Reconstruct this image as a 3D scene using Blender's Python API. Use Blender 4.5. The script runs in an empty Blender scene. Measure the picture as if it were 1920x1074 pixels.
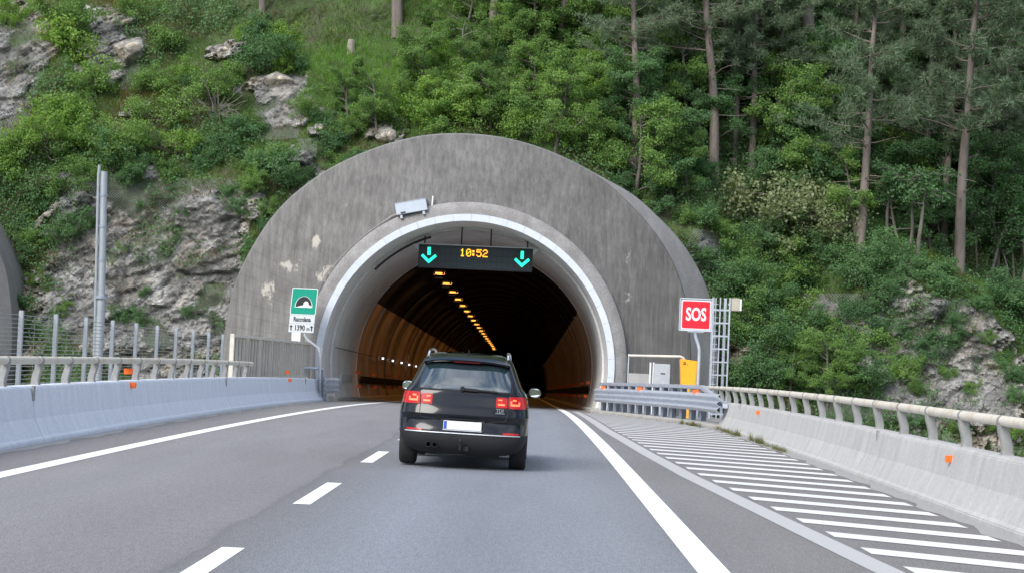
import bpy, bmesh, math, random
import numpy as np
from mathutils import Vector, Matrix

# ------------------------------------------------------------------ camera
FPX, CX, CY = 3500.0, 960.0, 537.0          # focal length in photo pixels (1920 wide)
CAM = np.array([0.0, 0.0, 1.57])
YAW, PITCH, ROLL = math.radians(0.588), math.radians(2.186), math.radians(2.5)
_F = np.array([-math.sin(YAW)*math.cos(PITCH), math.cos(YAW)*math.cos(PITCH), math.sin(PITCH)])
_R0 = np.array([math.cos(YAW), math.sin(YAW), 0.0])
_U0 = np.cross(_R0, _F)
_R = _R0*math.cos(ROLL) + _U0*math.sin(ROLL)
_U = _U0*math.cos(ROLL) - _R0*math.sin(ROLL)
sc = bpy.context.scene
col = sc.collection
cd = bpy.data.cameras.new('camera'); cam = bpy.data.objects.new('camera', cd); col.objects.link(cam)
cd.sensor_width = 36.0; cd.lens = FPX/1920*36.0; cd.clip_end = 4000; cd.clip_start = .1
cam.matrix_world = Matrix(((_R[0], _U[0], -_F[0], CAM[0]), (_R[1], _U[1], -_F[1], CAM[1]), (_R[2], _U[2], -_F[2], CAM[2]), (0, 0, 0, 1)))
sc.camera = cam
# ------------------------------------------------------------------ sky, sun, exposure
SUN_EL, SUN_AZ = math.radians(38), math.radians(212)     # azimuth clockwise from +Y: behind the camera, to its left
w = bpy.data.worlds.new('World'); sc.world = w; w.use_nodes = True
nt = w.node_tree; nt.nodes.clear()
def N(nt, t, **kw):
    n = nt.nodes.new(t)
    for k, v in kw.items(): setattr(n, k, v)
    return n
sky = N(nt, 'ShaderNodeTexSky', sky_type='NISHITA'); sky.sun_disc = False
sky.sun_elevation = SUN_EL; sky.sun_rotation = SUN_AZ; sky.air_density = 1.0; sky.dust_density = 1.5; sky.altitude = 500
tc = N(nt, 'ShaderNodeTexCoord'); mp = N(nt, 'ShaderNodeMapping'); mp.inputs['Scale'].default_value = (1, 1, 2.2)
ns = N(nt, 'ShaderNodeTexNoise'); ns.inputs['Scale'].default_value = 2.6; ns.inputs['Detail'].default_value = 7; ns.inputs['Roughness'].default_value = .58
rp = N(nt, 'ShaderNodeValToRGB'); rp.color_ramp.elements[0].position = .45; rp.color_ramp.elements[1].position = .68
mx = N(nt, 'ShaderNodeMix', data_type='RGBA'); mx.inputs['B'].default_value = (9.5, 9.6, 9.9, 1)
bg = N(nt, 'ShaderNodeBackground'); bg.inputs['Strength'].default_value = .15
wo = N(nt, 'ShaderNodeOutputWorld')
L = nt.links.new
L(tc.outputs['Generated'], mp.inputs['Vector']); L(mp.outputs[0], ns.inputs['Vector']); L(ns.outputs['Fac'], rp.inputs['Fac'])
L(rp.outputs['Color'], mx.inputs['Factor']); L(sky.outputs[0], mx.inputs['A']); L(mx.outputs['Result'], bg.inputs['Color']); L(bg.outputs[0], wo.inputs[0])
sd = bpy.data.lights.new('sun', 'SUN'); sd.energy = 2.3; sd.angle = math.radians(32); sd.color = (1, .97, .92)
sun = bpy.data.objects.new('sun', sd); col.objects.link(sun)
_sdir = Vector((math.sin(SUN_AZ)*math.cos(SUN_EL), math.cos(SUN_AZ)*math.cos(SUN_EL), math.sin(SUN_EL)))
sun.rotation_euler = _sdir.to_track_quat('Z', 'Y').to_euler(); sun.location = (-20, -30, 60)
sc.view_settings.view_transform = 'Standard'; sc.view_settings.look = 'None'; sc.view_settings.gamma = 1
sc.view_settings.use_curve_mapping = False; sc.view_settings.exposure = 0.7
sc.cycles.max_bounces = 8; sc.cycles.diffuse_bounces = 5; sc.cycles.transmission_bounces = 6; sc.cycles.use_denoising = True; sc.cycles.sample_clamp_indirect = 6

# ------------------------------------------------------------------ helpers
def at(px, py, Y):
    d = _F*FPX + _R*(px-CX) - _U*(py-CY)
    return CAM + d*(Y/d[1])
def zr(y):                                   # road level: flat, then a gentle crest, then down into the tunnel
    y = np.asarray(y, float)
    return np.where(y < 25, 0, np.where(y < 75, -.00018*(y-25)**2, -.45-.018*(y-75)))
def xs(y):                                   # the tunnel bends slowly to the left
    y = np.asarray(y, float)
    return np.where(y < 230, 0, -(y-230)**2/2600.)
ORG = {}
def setp(o, label=None, cat=None, group=None, kind=None):
    for k, v in (('label', label), ('category', cat), ('group', group), ('kind', kind)):
        if v: o[k] = v
    return o
def thing(name, loc, label, cat, group=None, rot=None):
    o = bpy.data.objects.new(name, None); col.objects.link(o); o.location = loc; o.empty_display_size = .2
    if rot: o.rotation_euler = rot; ORG[o.name] = np.zeros(3)
    else: ORG[o.name] = np.array(loc, float)
    return setp(o, label, cat, group)
def link(name, me, mat=None, parent=None):
    o = bpy.data.objects.new(name, me); col.objects.link(o)
    if mat is not None and not len(me.materials): me.materials.append(mat)
    if parent is not None: o.parent = parent; ORG[o.name] = ORG[parent.name]
    else: ORG[o.name] = np.zeros(3)
    return o
def fastmesh(name, V, F, attrs=None, smooth=False):
    """V (n,3), F (m,k) array with constant k"""
    V = np.ascontiguousarray(V, np.float32); F = np.ascontiguousarray(F, np.int32); k = F.shape[1]
    me = bpy.data.meshes.new(name); me.vertices.add(len(V)); me.vertices.foreach_set('co', V.ravel())
    me.loops.add(F.size); me.loops.foreach_set('vertex_index', F.ravel())
    me.polygons.add(len(F)); me.polygons.foreach_set('loop_start', np.arange(0, F.size, k, dtype=np.int32))
    me.polygons.foreach_set('use_smooth', np.full(len(F), smooth))
    me.update(calc_edges=True)
    for kx, a in (attrs or {}).items():
        at_ = me.attributes.new(kx, 'FLOAT', 'POINT'); at_.data.foreach_set('value', np.ascontiguousarray(a, np.float32))
    return me
class MB:
    def __init__(s): s.V = []; s.F = []
    def add(s, V, F):
        o = len(s.V); s.V += [tuple(map(float, v)) for v in V]; s.F += [tuple(i+o for i in f) for f in F]; return s
    def box(s, a, b, M=None):
        x0, y0, z0 = a; x1, y1, z1 = b
        V = [(x0,y0,z0),(x1,y0,z0),(x1,y1,z0),(x0,y1,z0),(x0,y0,z1),(x1,y0,z1),(x1,y1,z1),(x0,y1,z1)]
        if M is not None: V = [M @ Vector(v) for v in V]
        return s.add(V, [(0,3,2,1),(4,5,6,7),(0,1,5,4),(1,2,6,5),(2,3,7,6),(3,0,4,7)])
    def beam(s, p, q, wx, wz, up=(0,0,1)):
        p = Vector(p); q = Vector(q); d = (q-p).normalized(); u = Vector(up)
        if abs(d.dot(u)) > .98: u = Vector((0,1,0))
        r = d.cross(u).normalized(); u = r.cross(d)
        V = []
        for c in (p, q):
            for a, b in ((-1,-1),(1,-1),(1,1),(-1,1)): V.append(c + r*(a*wx/2) + u*(b*wz/2))
        return s.add(V, [(0,1,2,3),(7,6,5,4),(0,4,5,1),(1,5,6,2),(2,6,7,3),(3,7,4,0)])
    def tube(s, pts, r, n=10, cap=True):
        pts = [Vector(p) for p in pts]; k = len(pts); rr = r if hasattr(r, '__len__') else [r]*k
        V = []; u = None
        for i, p in enumerate(pts):
            d = (pts[min(i+1,k-1)]-pts[max(i-1,0)]).normalized()
            if u is None:
                a = Vector((0,0,1)) if abs(d.z) < .9 else Vector((1,0,0)); u = d.cross(a).normalized()
            u = (u - d*u.dot(d)).normalized(); v = d.cross(u)
            for j in range(n):
                t = 2*math.pi*j/n; V.append(p + (u*math.cos(t)+v*math.sin(t))*rr[i])
        F = [(i*n+j, i*n+(j+1)%n, (i+1)*n+(j+1)%n, (i+1)*n+j) for i in range(k-1) for j in range(n)]
        if cap: F += [tuple(range(n))[::-1], tuple(range((k-1)*n, k*n))]
        return s.add(V, F)
    def prism(s, pts, y0, y1):                # polygon in x,z extruded along y (front face at y0)
        n = len(pts)
        V = [(x, y0, z) for x, z in pts] + [(x, y1, z) for x, z in pts]
        return s.add(V, [tuple(range(n)), tuple(range(2*n-1, n-1, -1))] + [(i, n+i, n+(i+1)%n, (i+1)%n) for i in range(n)])
    def sweep(s, prof, path, closed=True, cap=True):
        """prof: list of (lateral, height); path: list of (pos, right vector)"""
        n = len(prof); V = []
        for p, r in path:
            for a, b in prof: V.append((p[0]+r[0]*a, p[1]+r[1]*a, p[2]+b))
        m = n if closed else n-1
        F = [(i*n+j, i*n+(j+1)%n, (i+1)*n+(j+1)%n, (i+1)*n+j) for i in range(len(path)-1) for j in range(m)]
        if cap and closed: F += [tuple(range(n))[::-1], tuple(range((len(path)-1)*n, len(path)*n))]
        return s.add(V, F)
    def lathe(s, prof, c, axis='x', n=24):
        V = []
        for a, r in prof:
            for j in range(n):
                t = 2*math.pi*j/n; p = [0,0,0]
                i = 'xyz'.index(axis); p[i] = a; p[(i+1)%3] = r*math.cos(t); p[(i+2)%3] = r*math.sin(t)
                V.append((c[0]+p[0], c[1]+p[1], c[2]+p[2]))
        k = len(prof)
        return s.add(V, [(i*n+j, i*n+(j+1)%n, (i+1)*n+(j+1)%n, (i+1)*n+j) for i in range(k-1) for j in range(n)])
    def build(s, name, mat, parent=None, smooth=False, bevel=0, fix=True):
        o_ = ORG[parent.name] if parent is not None else np.zeros(3)
        me = bpy.data.meshes.new(name); me.from_pydata([(v[0]-o_[0], v[1]-o_[1], v[2]-o_[2]) for v in s.V], [], s.F)
        if fix or bevel:
            bm = bmesh.new(); bm.from_mesh(me); 
            if bevel:
                bmesh.ops.remove_doubles(bm, verts=bm.verts, dist=1e-5)
                es = [e for e in bm.edges if len(e.link_faces) == 2 and e.calc_face_angle(0) > .5]
                bmesh.ops.bevel(bm, geom=es, offset=bevel, segments=2, affect='EDGES', clamp_overlap=True)
            bmesh.ops.recalc_face_normals(bm, faces=bm.faces); bm.to_mesh(me); bm.free()
        if smooth:
            me.polygons.foreach_set('use_smooth', [True]*len(me.polygons))
            me.update()
            try: me.set_sharp_from_angle(angle=math.radians(38))
            except Exception: pass
        return link(name, me, mat, parent)
def text_mesh(s, size, bold=0, sx=1.0):
    c = bpy.data.curves.new('lettering', 'FONT'); c.body = s; c.size = size; c.align_x = 'CENTER'; c.align_y = 'CENTER'
    c.extrude = .004; c.offset = bold; c.resolution_u = 3
    o = bpy.data.objects.new('tmp_lettering', c); col.objects.link(o)
    dg = bpy.context.evaluated_depsgraph_get(); me = bpy.data.meshes.new_from_object(o.evaluated_get(dg))
    bpy.data.objects.remove(o); bpy.data.curves.remove(c)
    me.materials.clear()
    for v in me.vertices: x, y, z = v.co; v.co = (x*sx, -z, y)
    return me
def lettering(s, size, pos, mat, parent, bold=0, sx=1.0):
    o = link('lettering', text_mesh(s, size, bold, sx), mat, parent)
    o.location = Vector(pos) - Vector(ORG[parent.name]); return o

# ------------------------------------------------------------------ materials
def pmat(name, c1, c2=None, rough=.7, metal=0., scale=3., stretch=(1,1,1), lo=.35, hi=.65, bump=0., bscale=40., coat=0., spec=.5, emit=None, estr=0., fine=0., coord='Object'):
    m = bpy.data.materials.new(name); m.use_nodes = True; nt = m.node_tree; b = nt.nodes['Principled BSDF']; L = nt.links.new
    b.inputs['Roughness'].default_value = rough; b.inputs['Metallic'].default_value = metal; b.inputs['Specular IOR Level'].default_value = spec
    b.inputs['Coat Weight'].default_value = coat; b.inputs['Coat Roughness'].default_value = .04
    b.inputs['Base Color'].default_value = (*c1, 1)
    tc = N(nt, 'ShaderNodeTexCoord'); mp = N(nt, 'ShaderNodeMapping'); mp.inputs['Scale'].default_value = stretch; L(tc.outputs[coord], mp.inputs[0])
    out = None
    if c2 is not None:
        n1 = N(nt, 'ShaderNodeTexNoise'); n1.inputs['Scale'].default_value = scale; n1.inputs['Detail'].default_value = 8; n1.inputs['Roughness'].default_value = .62
        L(mp.outputs[0], n1.inputs['Vector'])
        mr = N(nt, 'ShaderNodeMapRange'); mr.inputs['From Min'].default_value = lo; mr.inputs['From Max'].default_value = hi; L(n1.outputs['Fac'], mr.inputs['Value'])
        mx = N(nt, 'ShaderNodeMix', data_type='RGBA'); mx.inputs['A'].default_value = (*c1, 1); mx.inputs['B'].default_value = (*c2, 1)
        L(mr.outputs[0], mx.inputs['Factor']); out = mx.outputs['Result']
        if fine:
            n3 = N(nt, 'ShaderNodeTexNoise'); n3.inputs['Scale'].default_value = bscale; n3.inputs['Detail'].default_value = 3; L(tc.outputs[coord], n3.inputs['Vector'])
            m3 = N(nt, 'ShaderNodeMapRange'); m3.inputs['From Min'].default_value = .3; m3.inputs['From Max'].default_value = .7
            m3.inputs['To Min'].default_value = 1-fine; m3.inputs['To Max'].default_value = 1+fine; L(n3.outputs['Fac'], m3.inputs['Value'])
            mm = N(nt, 'ShaderNodeMix', data_type='RGBA', blend_type='MULTIPLY'); mm.inputs['Factor'].default_value = 1; L(out, mm.inputs['A']); L(m3.outputs[0], mm.inputs['B']); out = mm.outputs['Result']
        L(out, b.inputs['Base Color'])
    if bump:
        n2 = N(nt, 'ShaderNodeTexNoise'); n2.inputs['Scale'].default_value = bscale; n2.inputs['Detail'].default_value = 5; L(mp.outputs[0], n2.inputs['Vector'])
        bp = N(nt, 'ShaderNodeBump'); bp.inputs['Strength'].default_value = bump; bp.inputs['Distance'].default_value = .02; L(n2.outputs['Fac'], bp.inputs['Height']); L(bp.outputs[0], b.inputs['Normal'])
    if emit: b.inputs['Emission Color'].default_value = (*emit, 1); b.inputs['Emission Strength'].default_value = estr
    m['out'] = 0
    return m
def mulrange(nt, src, fac, lo, hi, tmin, tmax):
    mr = N(nt, 'ShaderNodeMapRange'); mr.inputs['From Min'].default_value = lo; mr.inputs['From Max'].default_value = hi
    mr.inputs['To Min'].default_value = tmin; mr.inputs['To Max'].default_value = tmax; nt.links.new(fac, mr.inputs['Value'])
    mm = N(nt, 'ShaderNodeMix', data_type='RGBA', blend_type='MULTIPLY'); mm.inputs['Factor'].default_value = 1
    nt.links.new(src, mm.inputs['A']); nt.links.new(mr.outputs[0], mm.inputs['B']); return mm.outputs['Result']
def asphalt():
    m = bpy.data.materials.new('asphalt'); m.use_nodes = True; nt = m.node_tree; b = nt.nodes['Principled BSDF']; L = nt.links.new
    tc = N(nt, 'ShaderNodeTexCoord'); sx = N(nt, 'ShaderNodeSeparateXYZ'); L(tc.outputs['Object'], sx.inputs[0])
    rp = N(nt, 'ShaderNodeValToRGB'); e = rp.color_ramp.elements
    mr = N(nt, 'ShaderNodeMapRange'); mr.inputs['From Min'].default_value = -8; mr.inputs['From Max'].default_value = 6
    wob = N(nt, 'ShaderNodeTexNoise'); wob.inputs['Scale'].default_value = .5; L(tc.outputs['Object'], wob.inputs['Vector'])
    ad = N(nt, 'ShaderNodeMath', operation='MULTIPLY_ADD'); ad.inputs[1].default_value = .35; L(wob.outputs['Fac'], ad.inputs[0]); L(sx.outputs[0], ad.inputs[2])
    L(ad.outputs[0], mr.inputs['Value']); L(mr.outputs[0], rp.inputs['Fac'])
    def p(x): return (x+.17+8)/14
    cols = [(-7.9, (.215,.205,.205)), (-6.1, (.205,.196,.197)), (-4.9, (.225,.220,.226)), (-3.6, (.205,.198,.203)), (-2.52, (.190,.184,.190)), (-2.47, (.138,.134,.138)), (-2.42, (.168,.166,.172)), (-2.0, (.180,.184,.197)),
            (-1.2, (.215,.230,.260)), (-.4, (.190,.203,.229)), (.6, (.212,.227,.256)), (1.5, (.185,.190,.203)), (1.75, (.190,.182,.182)), (5.0, (.175,.166,.165))]
    while len(e) > 1: e.remove(e[-1])
    e[0].position = p(cols[0][0]); e[0].color = (*cols[0][1], 1)
    for x, c in cols[1:]:
        k = e.new(p(x)); k.color = (*c, 1)
    out = rp.outputs['Color']
    n1 = N(nt, 'ShaderNodeTexNoise'); n1.inputs['Scale'].default_value = 70; n1.inputs['Detail'].default_value = 4; n1.inputs['Roughness'].default_value = .7
    mp = N(nt, 'ShaderNodeMapping'); mp.inputs['Scale'].default_value = (1, .45, 1); L(tc.outputs['Object'], mp.inputs[0]); L(mp.outputs[0], n1.inputs['Vector'])
    out = mulrange(nt, out, n1.outputs['Fac'], .3, .7, .42, 1.58)
    n2 = N(nt, 'ShaderNodeTexNoise'); n2.inputs['Scale'].default_value = 1.1; n2.inputs['Detail'].default_value = 6
    mp2 = N(nt, 'ShaderNodeMapping'); mp2.inputs['Scale'].default_value = (1.4, .18, 1); L(tc.outputs['Object'], mp2.inputs[0]); L(mp2.outputs[0], n2.inputs['Vector'])
    out = mulrange(nt, out, n2.outputs['Fac'], .3, .7, .93, 1.06)
    n4 = N(nt, 'ShaderNodeTexNoise'); n4.inputs['Scale'].default_value = 16; n4.inputs['Detail'].default_value = 5; n4.inputs['Roughness'].default_value = .75
    mp4 = N(nt, 'ShaderNodeMapping'); mp4.inputs['Scale'].default_value = (1.3, .28, 1); L(tc.outputs['Object'], mp4.inputs[0]); L(mp4.outputs[0], n4.inputs['Vector'])
    out = mulrange(nt, out, n4.outputs['Fac'], .3, .7, .84, 1.16)
    L(out, b.inputs['Base Color']); b.inputs['Roughness'].default_value = .78; b.inputs['Specular IOR Level'].default_value = .35
    bp = N(nt, 'ShaderNodeBump'); bp.inputs['Strength'].default_value = .6; bp.inputs['Distance'].default_value = .012; L(n1.outputs['Fac'], bp.inputs['Height']); L(bp.outputs[0], b.inputs['Normal'])
    return m
def paint_mat(name, c, wear):
    m = bpy.data.materials.new(name); m.use_nodes = True; nt = m.node_tree; b = nt.nodes['Principled BSDF']; L = nt.links.new
    tc = N(nt, 'ShaderNodeTexCoord'); n = N(nt, 'ShaderNodeTexNoise'); n.inputs['Scale'].default_value = 24; n.inputs['Detail'].default_value = 8; n.inputs['Roughness'].default_value = .75
    L(tc.outputs['Object'], n.inputs['Vector'])
    mr = N(nt, 'ShaderNodeMapRange'); mr.inputs['From Min'].default_value = wear-.08; mr.inputs['From Max'].default_value = wear+.06; L(n.outputs['Fac'], mr.inputs['Value'])
    mx = N(nt, 'ShaderNodeMix', data_type='RGBA'); mx.inputs['A'].default_value = (.27,.265,.265,1); mx.inputs['B'].default_value = (*c, 1); L(mr.outputs[0], mx.inputs['Factor'])
    L(mx.outputs['Result'], b.inputs['Base Color']); b.inputs['Roughness'].default_value = .6
    return m
def collar_mat():
    m = bpy.data.materials.new('weathered_concrete'); m.use_nodes = True; nt = m.node_tree; b = nt.nodes['Principled BSDF']; L = nt.links.new
    tc = N(nt, 'ShaderNodeTexCoord'); 
    def noise(scale, st, det=7, r=.6):
        mp = N(nt, 'ShaderNodeMapping'); mp.inputs['Scale'].default_value = st; L(tc.outputs['Object'], mp.inputs[0])
        n = N(nt, 'ShaderNodeTexNoise'); n.inputs['Scale'].default_value = scale; n.inputs['Detail'].default_value = det; n.inputs['Roughness'].default_value = r; L(mp.outputs[0], n.inputs['Vector']); return n.outputs['Fac']
    mx = N(nt, 'ShaderNodeMix', data_type='RGBA'); mx.inputs['A'].default_value = (.104,.100,.096,1); mx.inputs['B'].default_value = (.160,.154,.148,1)
    L(noise(.35, (1,1,1)), mx.inputs['Factor']); out = mx.outputs['Result']
    out = mulrange(nt, out, noise(6.5, (1,1,.035)), .3, .72, .74, 1.32)        # run-off streaks
    out = mulrange(nt, out, noise(24, (1,1,.05)), .3, .7, .86, 1.15)
    out = mulrange(nt, out, noise(1.1, (1,1,1)), .35, .65, .84, 1.12)
    out = mulrange(nt, out, noise(60, (1,1,1), 3), .3, .7, .85, 1.15)
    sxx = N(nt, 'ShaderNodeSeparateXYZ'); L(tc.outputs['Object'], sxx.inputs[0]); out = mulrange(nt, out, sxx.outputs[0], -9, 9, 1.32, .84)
    # pale lime deposits
    uv = N(nt, 'ShaderNodeUVMap'); sp = N(nt, 'ShaderNodeSeparateXYZ'); L(uv.outputs[0], sp.inputs[0])
    n = noise(2.6, (1,1,.7), 9, .72)
    zmask = N(nt, 'ShaderNodeAttribute', attribute_name='lime')
    ml = N(nt, 'ShaderNodeMath', operation='MULTIPLY'); L(n, ml.inputs[0]); L(zmask.outputs['Fac'], ml.inputs[1])
    mr = N(nt, 'ShaderNodeMapRange'); mr.inputs['From Min'].default_value = .42; mr.inputs['From Max'].default_value = .50; mr.inputs['To Max'].default_value = .8; L(ml.outputs[0], mr.inputs['Value'])
    m2 = N(nt, 'ShaderNodeMix', data_type='RGBA'); m2.inputs['B'].default_value = (.50,.46,.40,1); L(mr.outputs[0], m2.inputs['Factor']); L(out, m2.inputs['A'])
    L(m2.outputs['Result'], b.inputs['Base Color']); b.inputs['Roughness'].default_value = .88
    # board joints run radially
    wv = N(nt, 'ShaderNodeMath', operation='FRACT'); mu = N(nt, 'ShaderNodeMath', operation='MULTIPLY'); mu.inputs[1].default_value = 1.9; L(sp.outputs[0], mu.inputs[0]); L(mu.outputs[0], wv.inputs[0]); bo = N(nt, 'ShaderNodeAttribute', attribute_name='board')
    g = N(nt, 'ShaderNodeMapRange'); g.inputs['From Min'].default_value = 0; g.inputs['From Max'].default_value = .12; L(wv.outputs[0], g.inputs['Value'])
    bp = N(nt, 'ShaderNodeBump'); bp.inputs['Strength'].default_value = .4; bp.inputs['Distance'].default_value = .02; gm = N(nt, 'ShaderNodeMath', operation='MULTIPLY'); L(g.outputs[0], gm.inputs[0]); L(bo.outputs['Fac'], gm.inputs[1]); L(gm.outputs[0], bp.inputs['Height'])
    b2 = N(nt, 'ShaderNodeBump'); b2.inputs['Strength'].default_value = .35; b2.inputs['Distance'].default_value = .02; L(noise(14, (1,1,.5), 6), b2.inputs['Height']); L(bp.outputs[0], b2.inputs['Normal']); L(b2.outputs[0], b.inputs['Normal'])
    return m
def hill_mat():
    m = bpy.data.materials.new('hillside'); m.use_nodes = True; nt = m.node_tree; b = nt.nodes['Principled BSDF']; L = nt.links.new
    tc = N(nt, 'ShaderNodeTexCoord')
    def noise(scale, st=(1,1,1), det=8, r=.65):
        mp = N(nt, 'ShaderNodeMapping'); mp.inputs['Scale'].default_value = st; L(tc.outputs['Object'], mp.inputs[0])
        n = N(nt, 'ShaderNodeTexNoise'); n.inputs['Scale'].default_value = scale; n.inputs['Detail'].default_value = det; n.inputs['Roughness'].default_value = r; L(mp.outputs[0], n.inputs['Vector']); return n.outputs['Fac']
    def ramp(f, *st):
        rp = N(nt, 'ShaderNodeValToRGB'); e = rp.color_ramp.elements
        e[0].position, e[0].color = st[0][0], (*st[0][1], 1); e[1].position, e[1].color = st[-1][0], (*st[-1][1], 1)
        for p_, c_ in st[1:-1]: k = e.new(p_); k.color = (*c_, 1)
        L(f, rp.inputs['Fac']); return rp.outputs['Color']
    rock = ramp(noise(.8), (.3, (.11,.102,.090)), (.43, (.22,.21,.192)), (.55, (.35,.338,.318)), (.7, (.56,.545,.52)))
    rock = mulrange(nt, rock, noise(5, (1,1,2.4)), .32, .68, .55, 1.38); rock = mulrange(nt, rock, noise(15, (1,1,2.0)), .32, .68, .6, 1.35)
    rock = mulrange(nt, rock, noise(2.2, (1,1,.5)), .35, .65, .75, 1.15)
    wp_ = N(nt, 'ShaderNodeTexNoise'); wp_.inputs['Scale'].default_value = 1.5; wp_.inputs['Detail'].default_value = 5; L(tc.outputs['Object'], wp_.inputs['Vector'])
    va = N(nt, 'ShaderNodeVectorMath', operation='MULTIPLY_ADD'); va.inputs[1].default_value = (.9,.9,.9); L(wp_.outputs['Color'], va.inputs[0]); L(tc.outputs['Object'], va.inputs[2])
    mc = N(nt, 'ShaderNodeMapping'); mc.inputs['Rotation'].default_value = (0, .55, 0); mc.inputs['Scale'].default_value = (.8, .8, 1.7); L(va.outputs[0], mc.inputs[0])
    for sc_, lo_ in ((.9, .45), (2.6, .62)):
        ve = N(nt, 'ShaderNodeTexVoronoi', feature='DISTANCE_TO_EDGE'); ve.inputs['Scale'].default_value = sc_; L(mc.outputs[0], ve.inputs['Vector'])
        rock = mulrange(nt, rock, ve.outputs['Distance'], .0, .045, lo_, 1)
    ochre = N(nt, 'ShaderNodeMix', data_type='RGBA', blend_type='MULTIPLY'); ochre.inputs['B'].default_value = (1.0,.90,.76,1); L(rock, ochre.inputs['A'])
    mo = N(nt, 'ShaderNodeMapRange'); mo.inputs['From Min'].default_value = .48; mo.inputs['From Max'].default_value = .62; L(noise(.55, (1,1,1), 5), mo.inputs['Value']); L(mo.outputs[0], ochre.inputs['Factor']); rock = ochre.outputs['Result']
    soil = ramp(noise(1.3), (.32, (.060,.050,.033)), (.48, (.050,.075,.026)), (.62, (.065,.105,.028)), (.75, (.10,.095,.045)))
    at_ = N(nt, 'ShaderNodeAttribute', attribute_name='rock')
    nn = N(nt, 'ShaderNodeMath', operation='MULTIPLY_ADD'); nn.inputs[1].default_value = .9; L(noise(2.4), nn.inputs[0]); L(at_.outputs['Fac'], nn.inputs[2])
    mr = N(nt, 'ShaderNodeMapRange'); mr.inputs['From Min'].default_value = .88; mr.inputs['From Max'].default_value = 1.02; L(nn.outputs[0], mr.inputs['Value'])
    mx = N(nt, 'ShaderNodeMix', data_type='RGBA'); L(mr.outputs[0], mx.inputs['Factor']); L(soil, mx.inputs['A']); L(rock, mx.inputs['B'])
    L(mx.outputs['Result'], b.inputs['Base Color']); b.inputs['Roughness'].default_value = .92
    bp = N(nt, 'ShaderNodeBump'); bp.inputs['Strength'].default_value = .5; bp.inputs['Distance'].default_value = .05; L(noise(9, (1,1,1.8), 10, .7), bp.inputs['Height'])
    mv = N(nt, 'ShaderNodeMapping'); mv.inputs['Rotation'].default_value = (0, .5, 0); mv.inputs['Scale'].default_value = (1, 1, 2.4); L(tc.outputs['Object'], mv.inputs[0])
    vo = N(nt, 'ShaderNodeTexVoronoi'); vo.inputs['Scale'].default_value = 3.6; L(mv.outputs[0], vo.inputs['Vector'])
    b3 = N(nt, 'ShaderNodeBump'); b3.inputs['Strength'].default_value = .55; b3.inputs['Distance'].default_value = .06; L(vo.outputs['Color'], b3.inputs['Height']); L(bp.outputs[0], b3.inputs['Normal']); L(b3.outputs[0], b.inputs['Normal'])
    return m
def leaf_mat(name, stops, trans=.42, rough=.5, hue=.4):
    m = bpy.data.materials.new(name); m.use_nodes = True; nt = m.node_tree; b = nt.nodes['Principled BSDF']; L = nt.links.new
    a = N(nt, 'ShaderNodeAttribute', attribute_name='var'); oi = N(nt, 'ShaderNodeObjectInfo')
    ad = N(nt, 'ShaderNodeMath', operation='MULTIPLY_ADD'); ad.inputs[1].default_value = hue; L(oi.outputs['Random'], ad.inputs[0])
    sc_ = N(nt, 'ShaderNodeMath', operation='MULTIPLY'); sc_.inputs[1].default_value = 1-hue; L(a.outputs['Fac'], sc_.inputs[0]); L(sc_.outputs[0], ad.inputs[2])
    rp = N(nt, 'ShaderNodeValToRGB'); e = rp.color_ramp.elements
    e[0].position, e[0].color = stops[0][0], (*stops[0][1], 1); e[1].position, e[1].color = stops[-1][0], (*stops[-1][1], 1)
    for p_, c_ in stops[1:-1]: k = e.new(p_); k.color = (*c_, 1)
    L(ad.outputs[0], rp.inputs['Fac']); L(rp.outputs['Color'], b.inputs['Base Color'])
    b.inputs['Roughness'].default_value = rough; b.inputs['Specular IOR Level'].default_value = .35
    tr = N(nt, 'ShaderNodeBsdfTranslucent'); hs = N(nt, 'ShaderNodeMix', data_type='RGBA', blend_type='MULTIPLY'); hs.inputs['Factor'].default_value = 1; hs.inputs['B'].default_value = (1.3,1.25,.6,1)
    L(rp.outputs['Color'], hs.inputs['A']); L(hs.outputs['Result'], tr.inputs['Color'])
    ms = N(nt, 'ShaderNodeMixShader'); ms.inputs[0].default_value = trans; L(b.outputs[0], ms.inputs[1]); L(tr.outputs[0], ms.inputs[2])
    L(ms.outputs[0], nt.nodes['Material Output'].inputs[0]); return m
M = {}
M['asphalt'] = asphalt()
M['line'] = paint_mat('road_paint', (.82,.82,.80), .30)
M['old_line'] = paint_mat('faded_road_paint', (.44,.435,.43), .36)
M['hatch'] = paint_mat('hatch_paint', (.68,.68,.665), .38)
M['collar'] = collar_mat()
M['ring'] = pmat('ring_concrete', (.20,.19,.185), (.29,.28,.275), rough=.9, scale=1.5, bump=.4, bscale=20, fine=.2)
M['edge'] = pmat('edge_concrete', (.17,.165,.165), (.225,.22,.22), rough=.9, scale=1.5, stretch=(1,1,.3), bump=.3, bscale=20, fine=.15)
M['white'] = pmat('white_band_paint', (.60,.64,.69), (.54,.58,.63), rough=.5, scale=4, fine=.06)
M['lining'] = pmat('lining_concrete', (.55,.545,.53), (.70,.69,.67), rough=.8, scale=1.0, stretch=(1,1,.35), bump=.25, bscale=12, fine=.12)
M['wallpanel'] = pmat('tunnel_wall_coating', (.30,.25,.21), (.42,.35,.29), rough=.4, scale=.8, stretch=(1,1,.3))
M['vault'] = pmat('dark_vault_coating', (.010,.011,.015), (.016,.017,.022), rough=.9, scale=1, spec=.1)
M['barrier_l'] = pmat('barrier_concrete_cool', (.58,.61,.68), (.68,.715,.78), rough=.8, scale=2.6, stretch=(1.4,1.4,.16), lo=.3, hi=.7, bump=.15, bscale=25, fine=.10)
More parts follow.
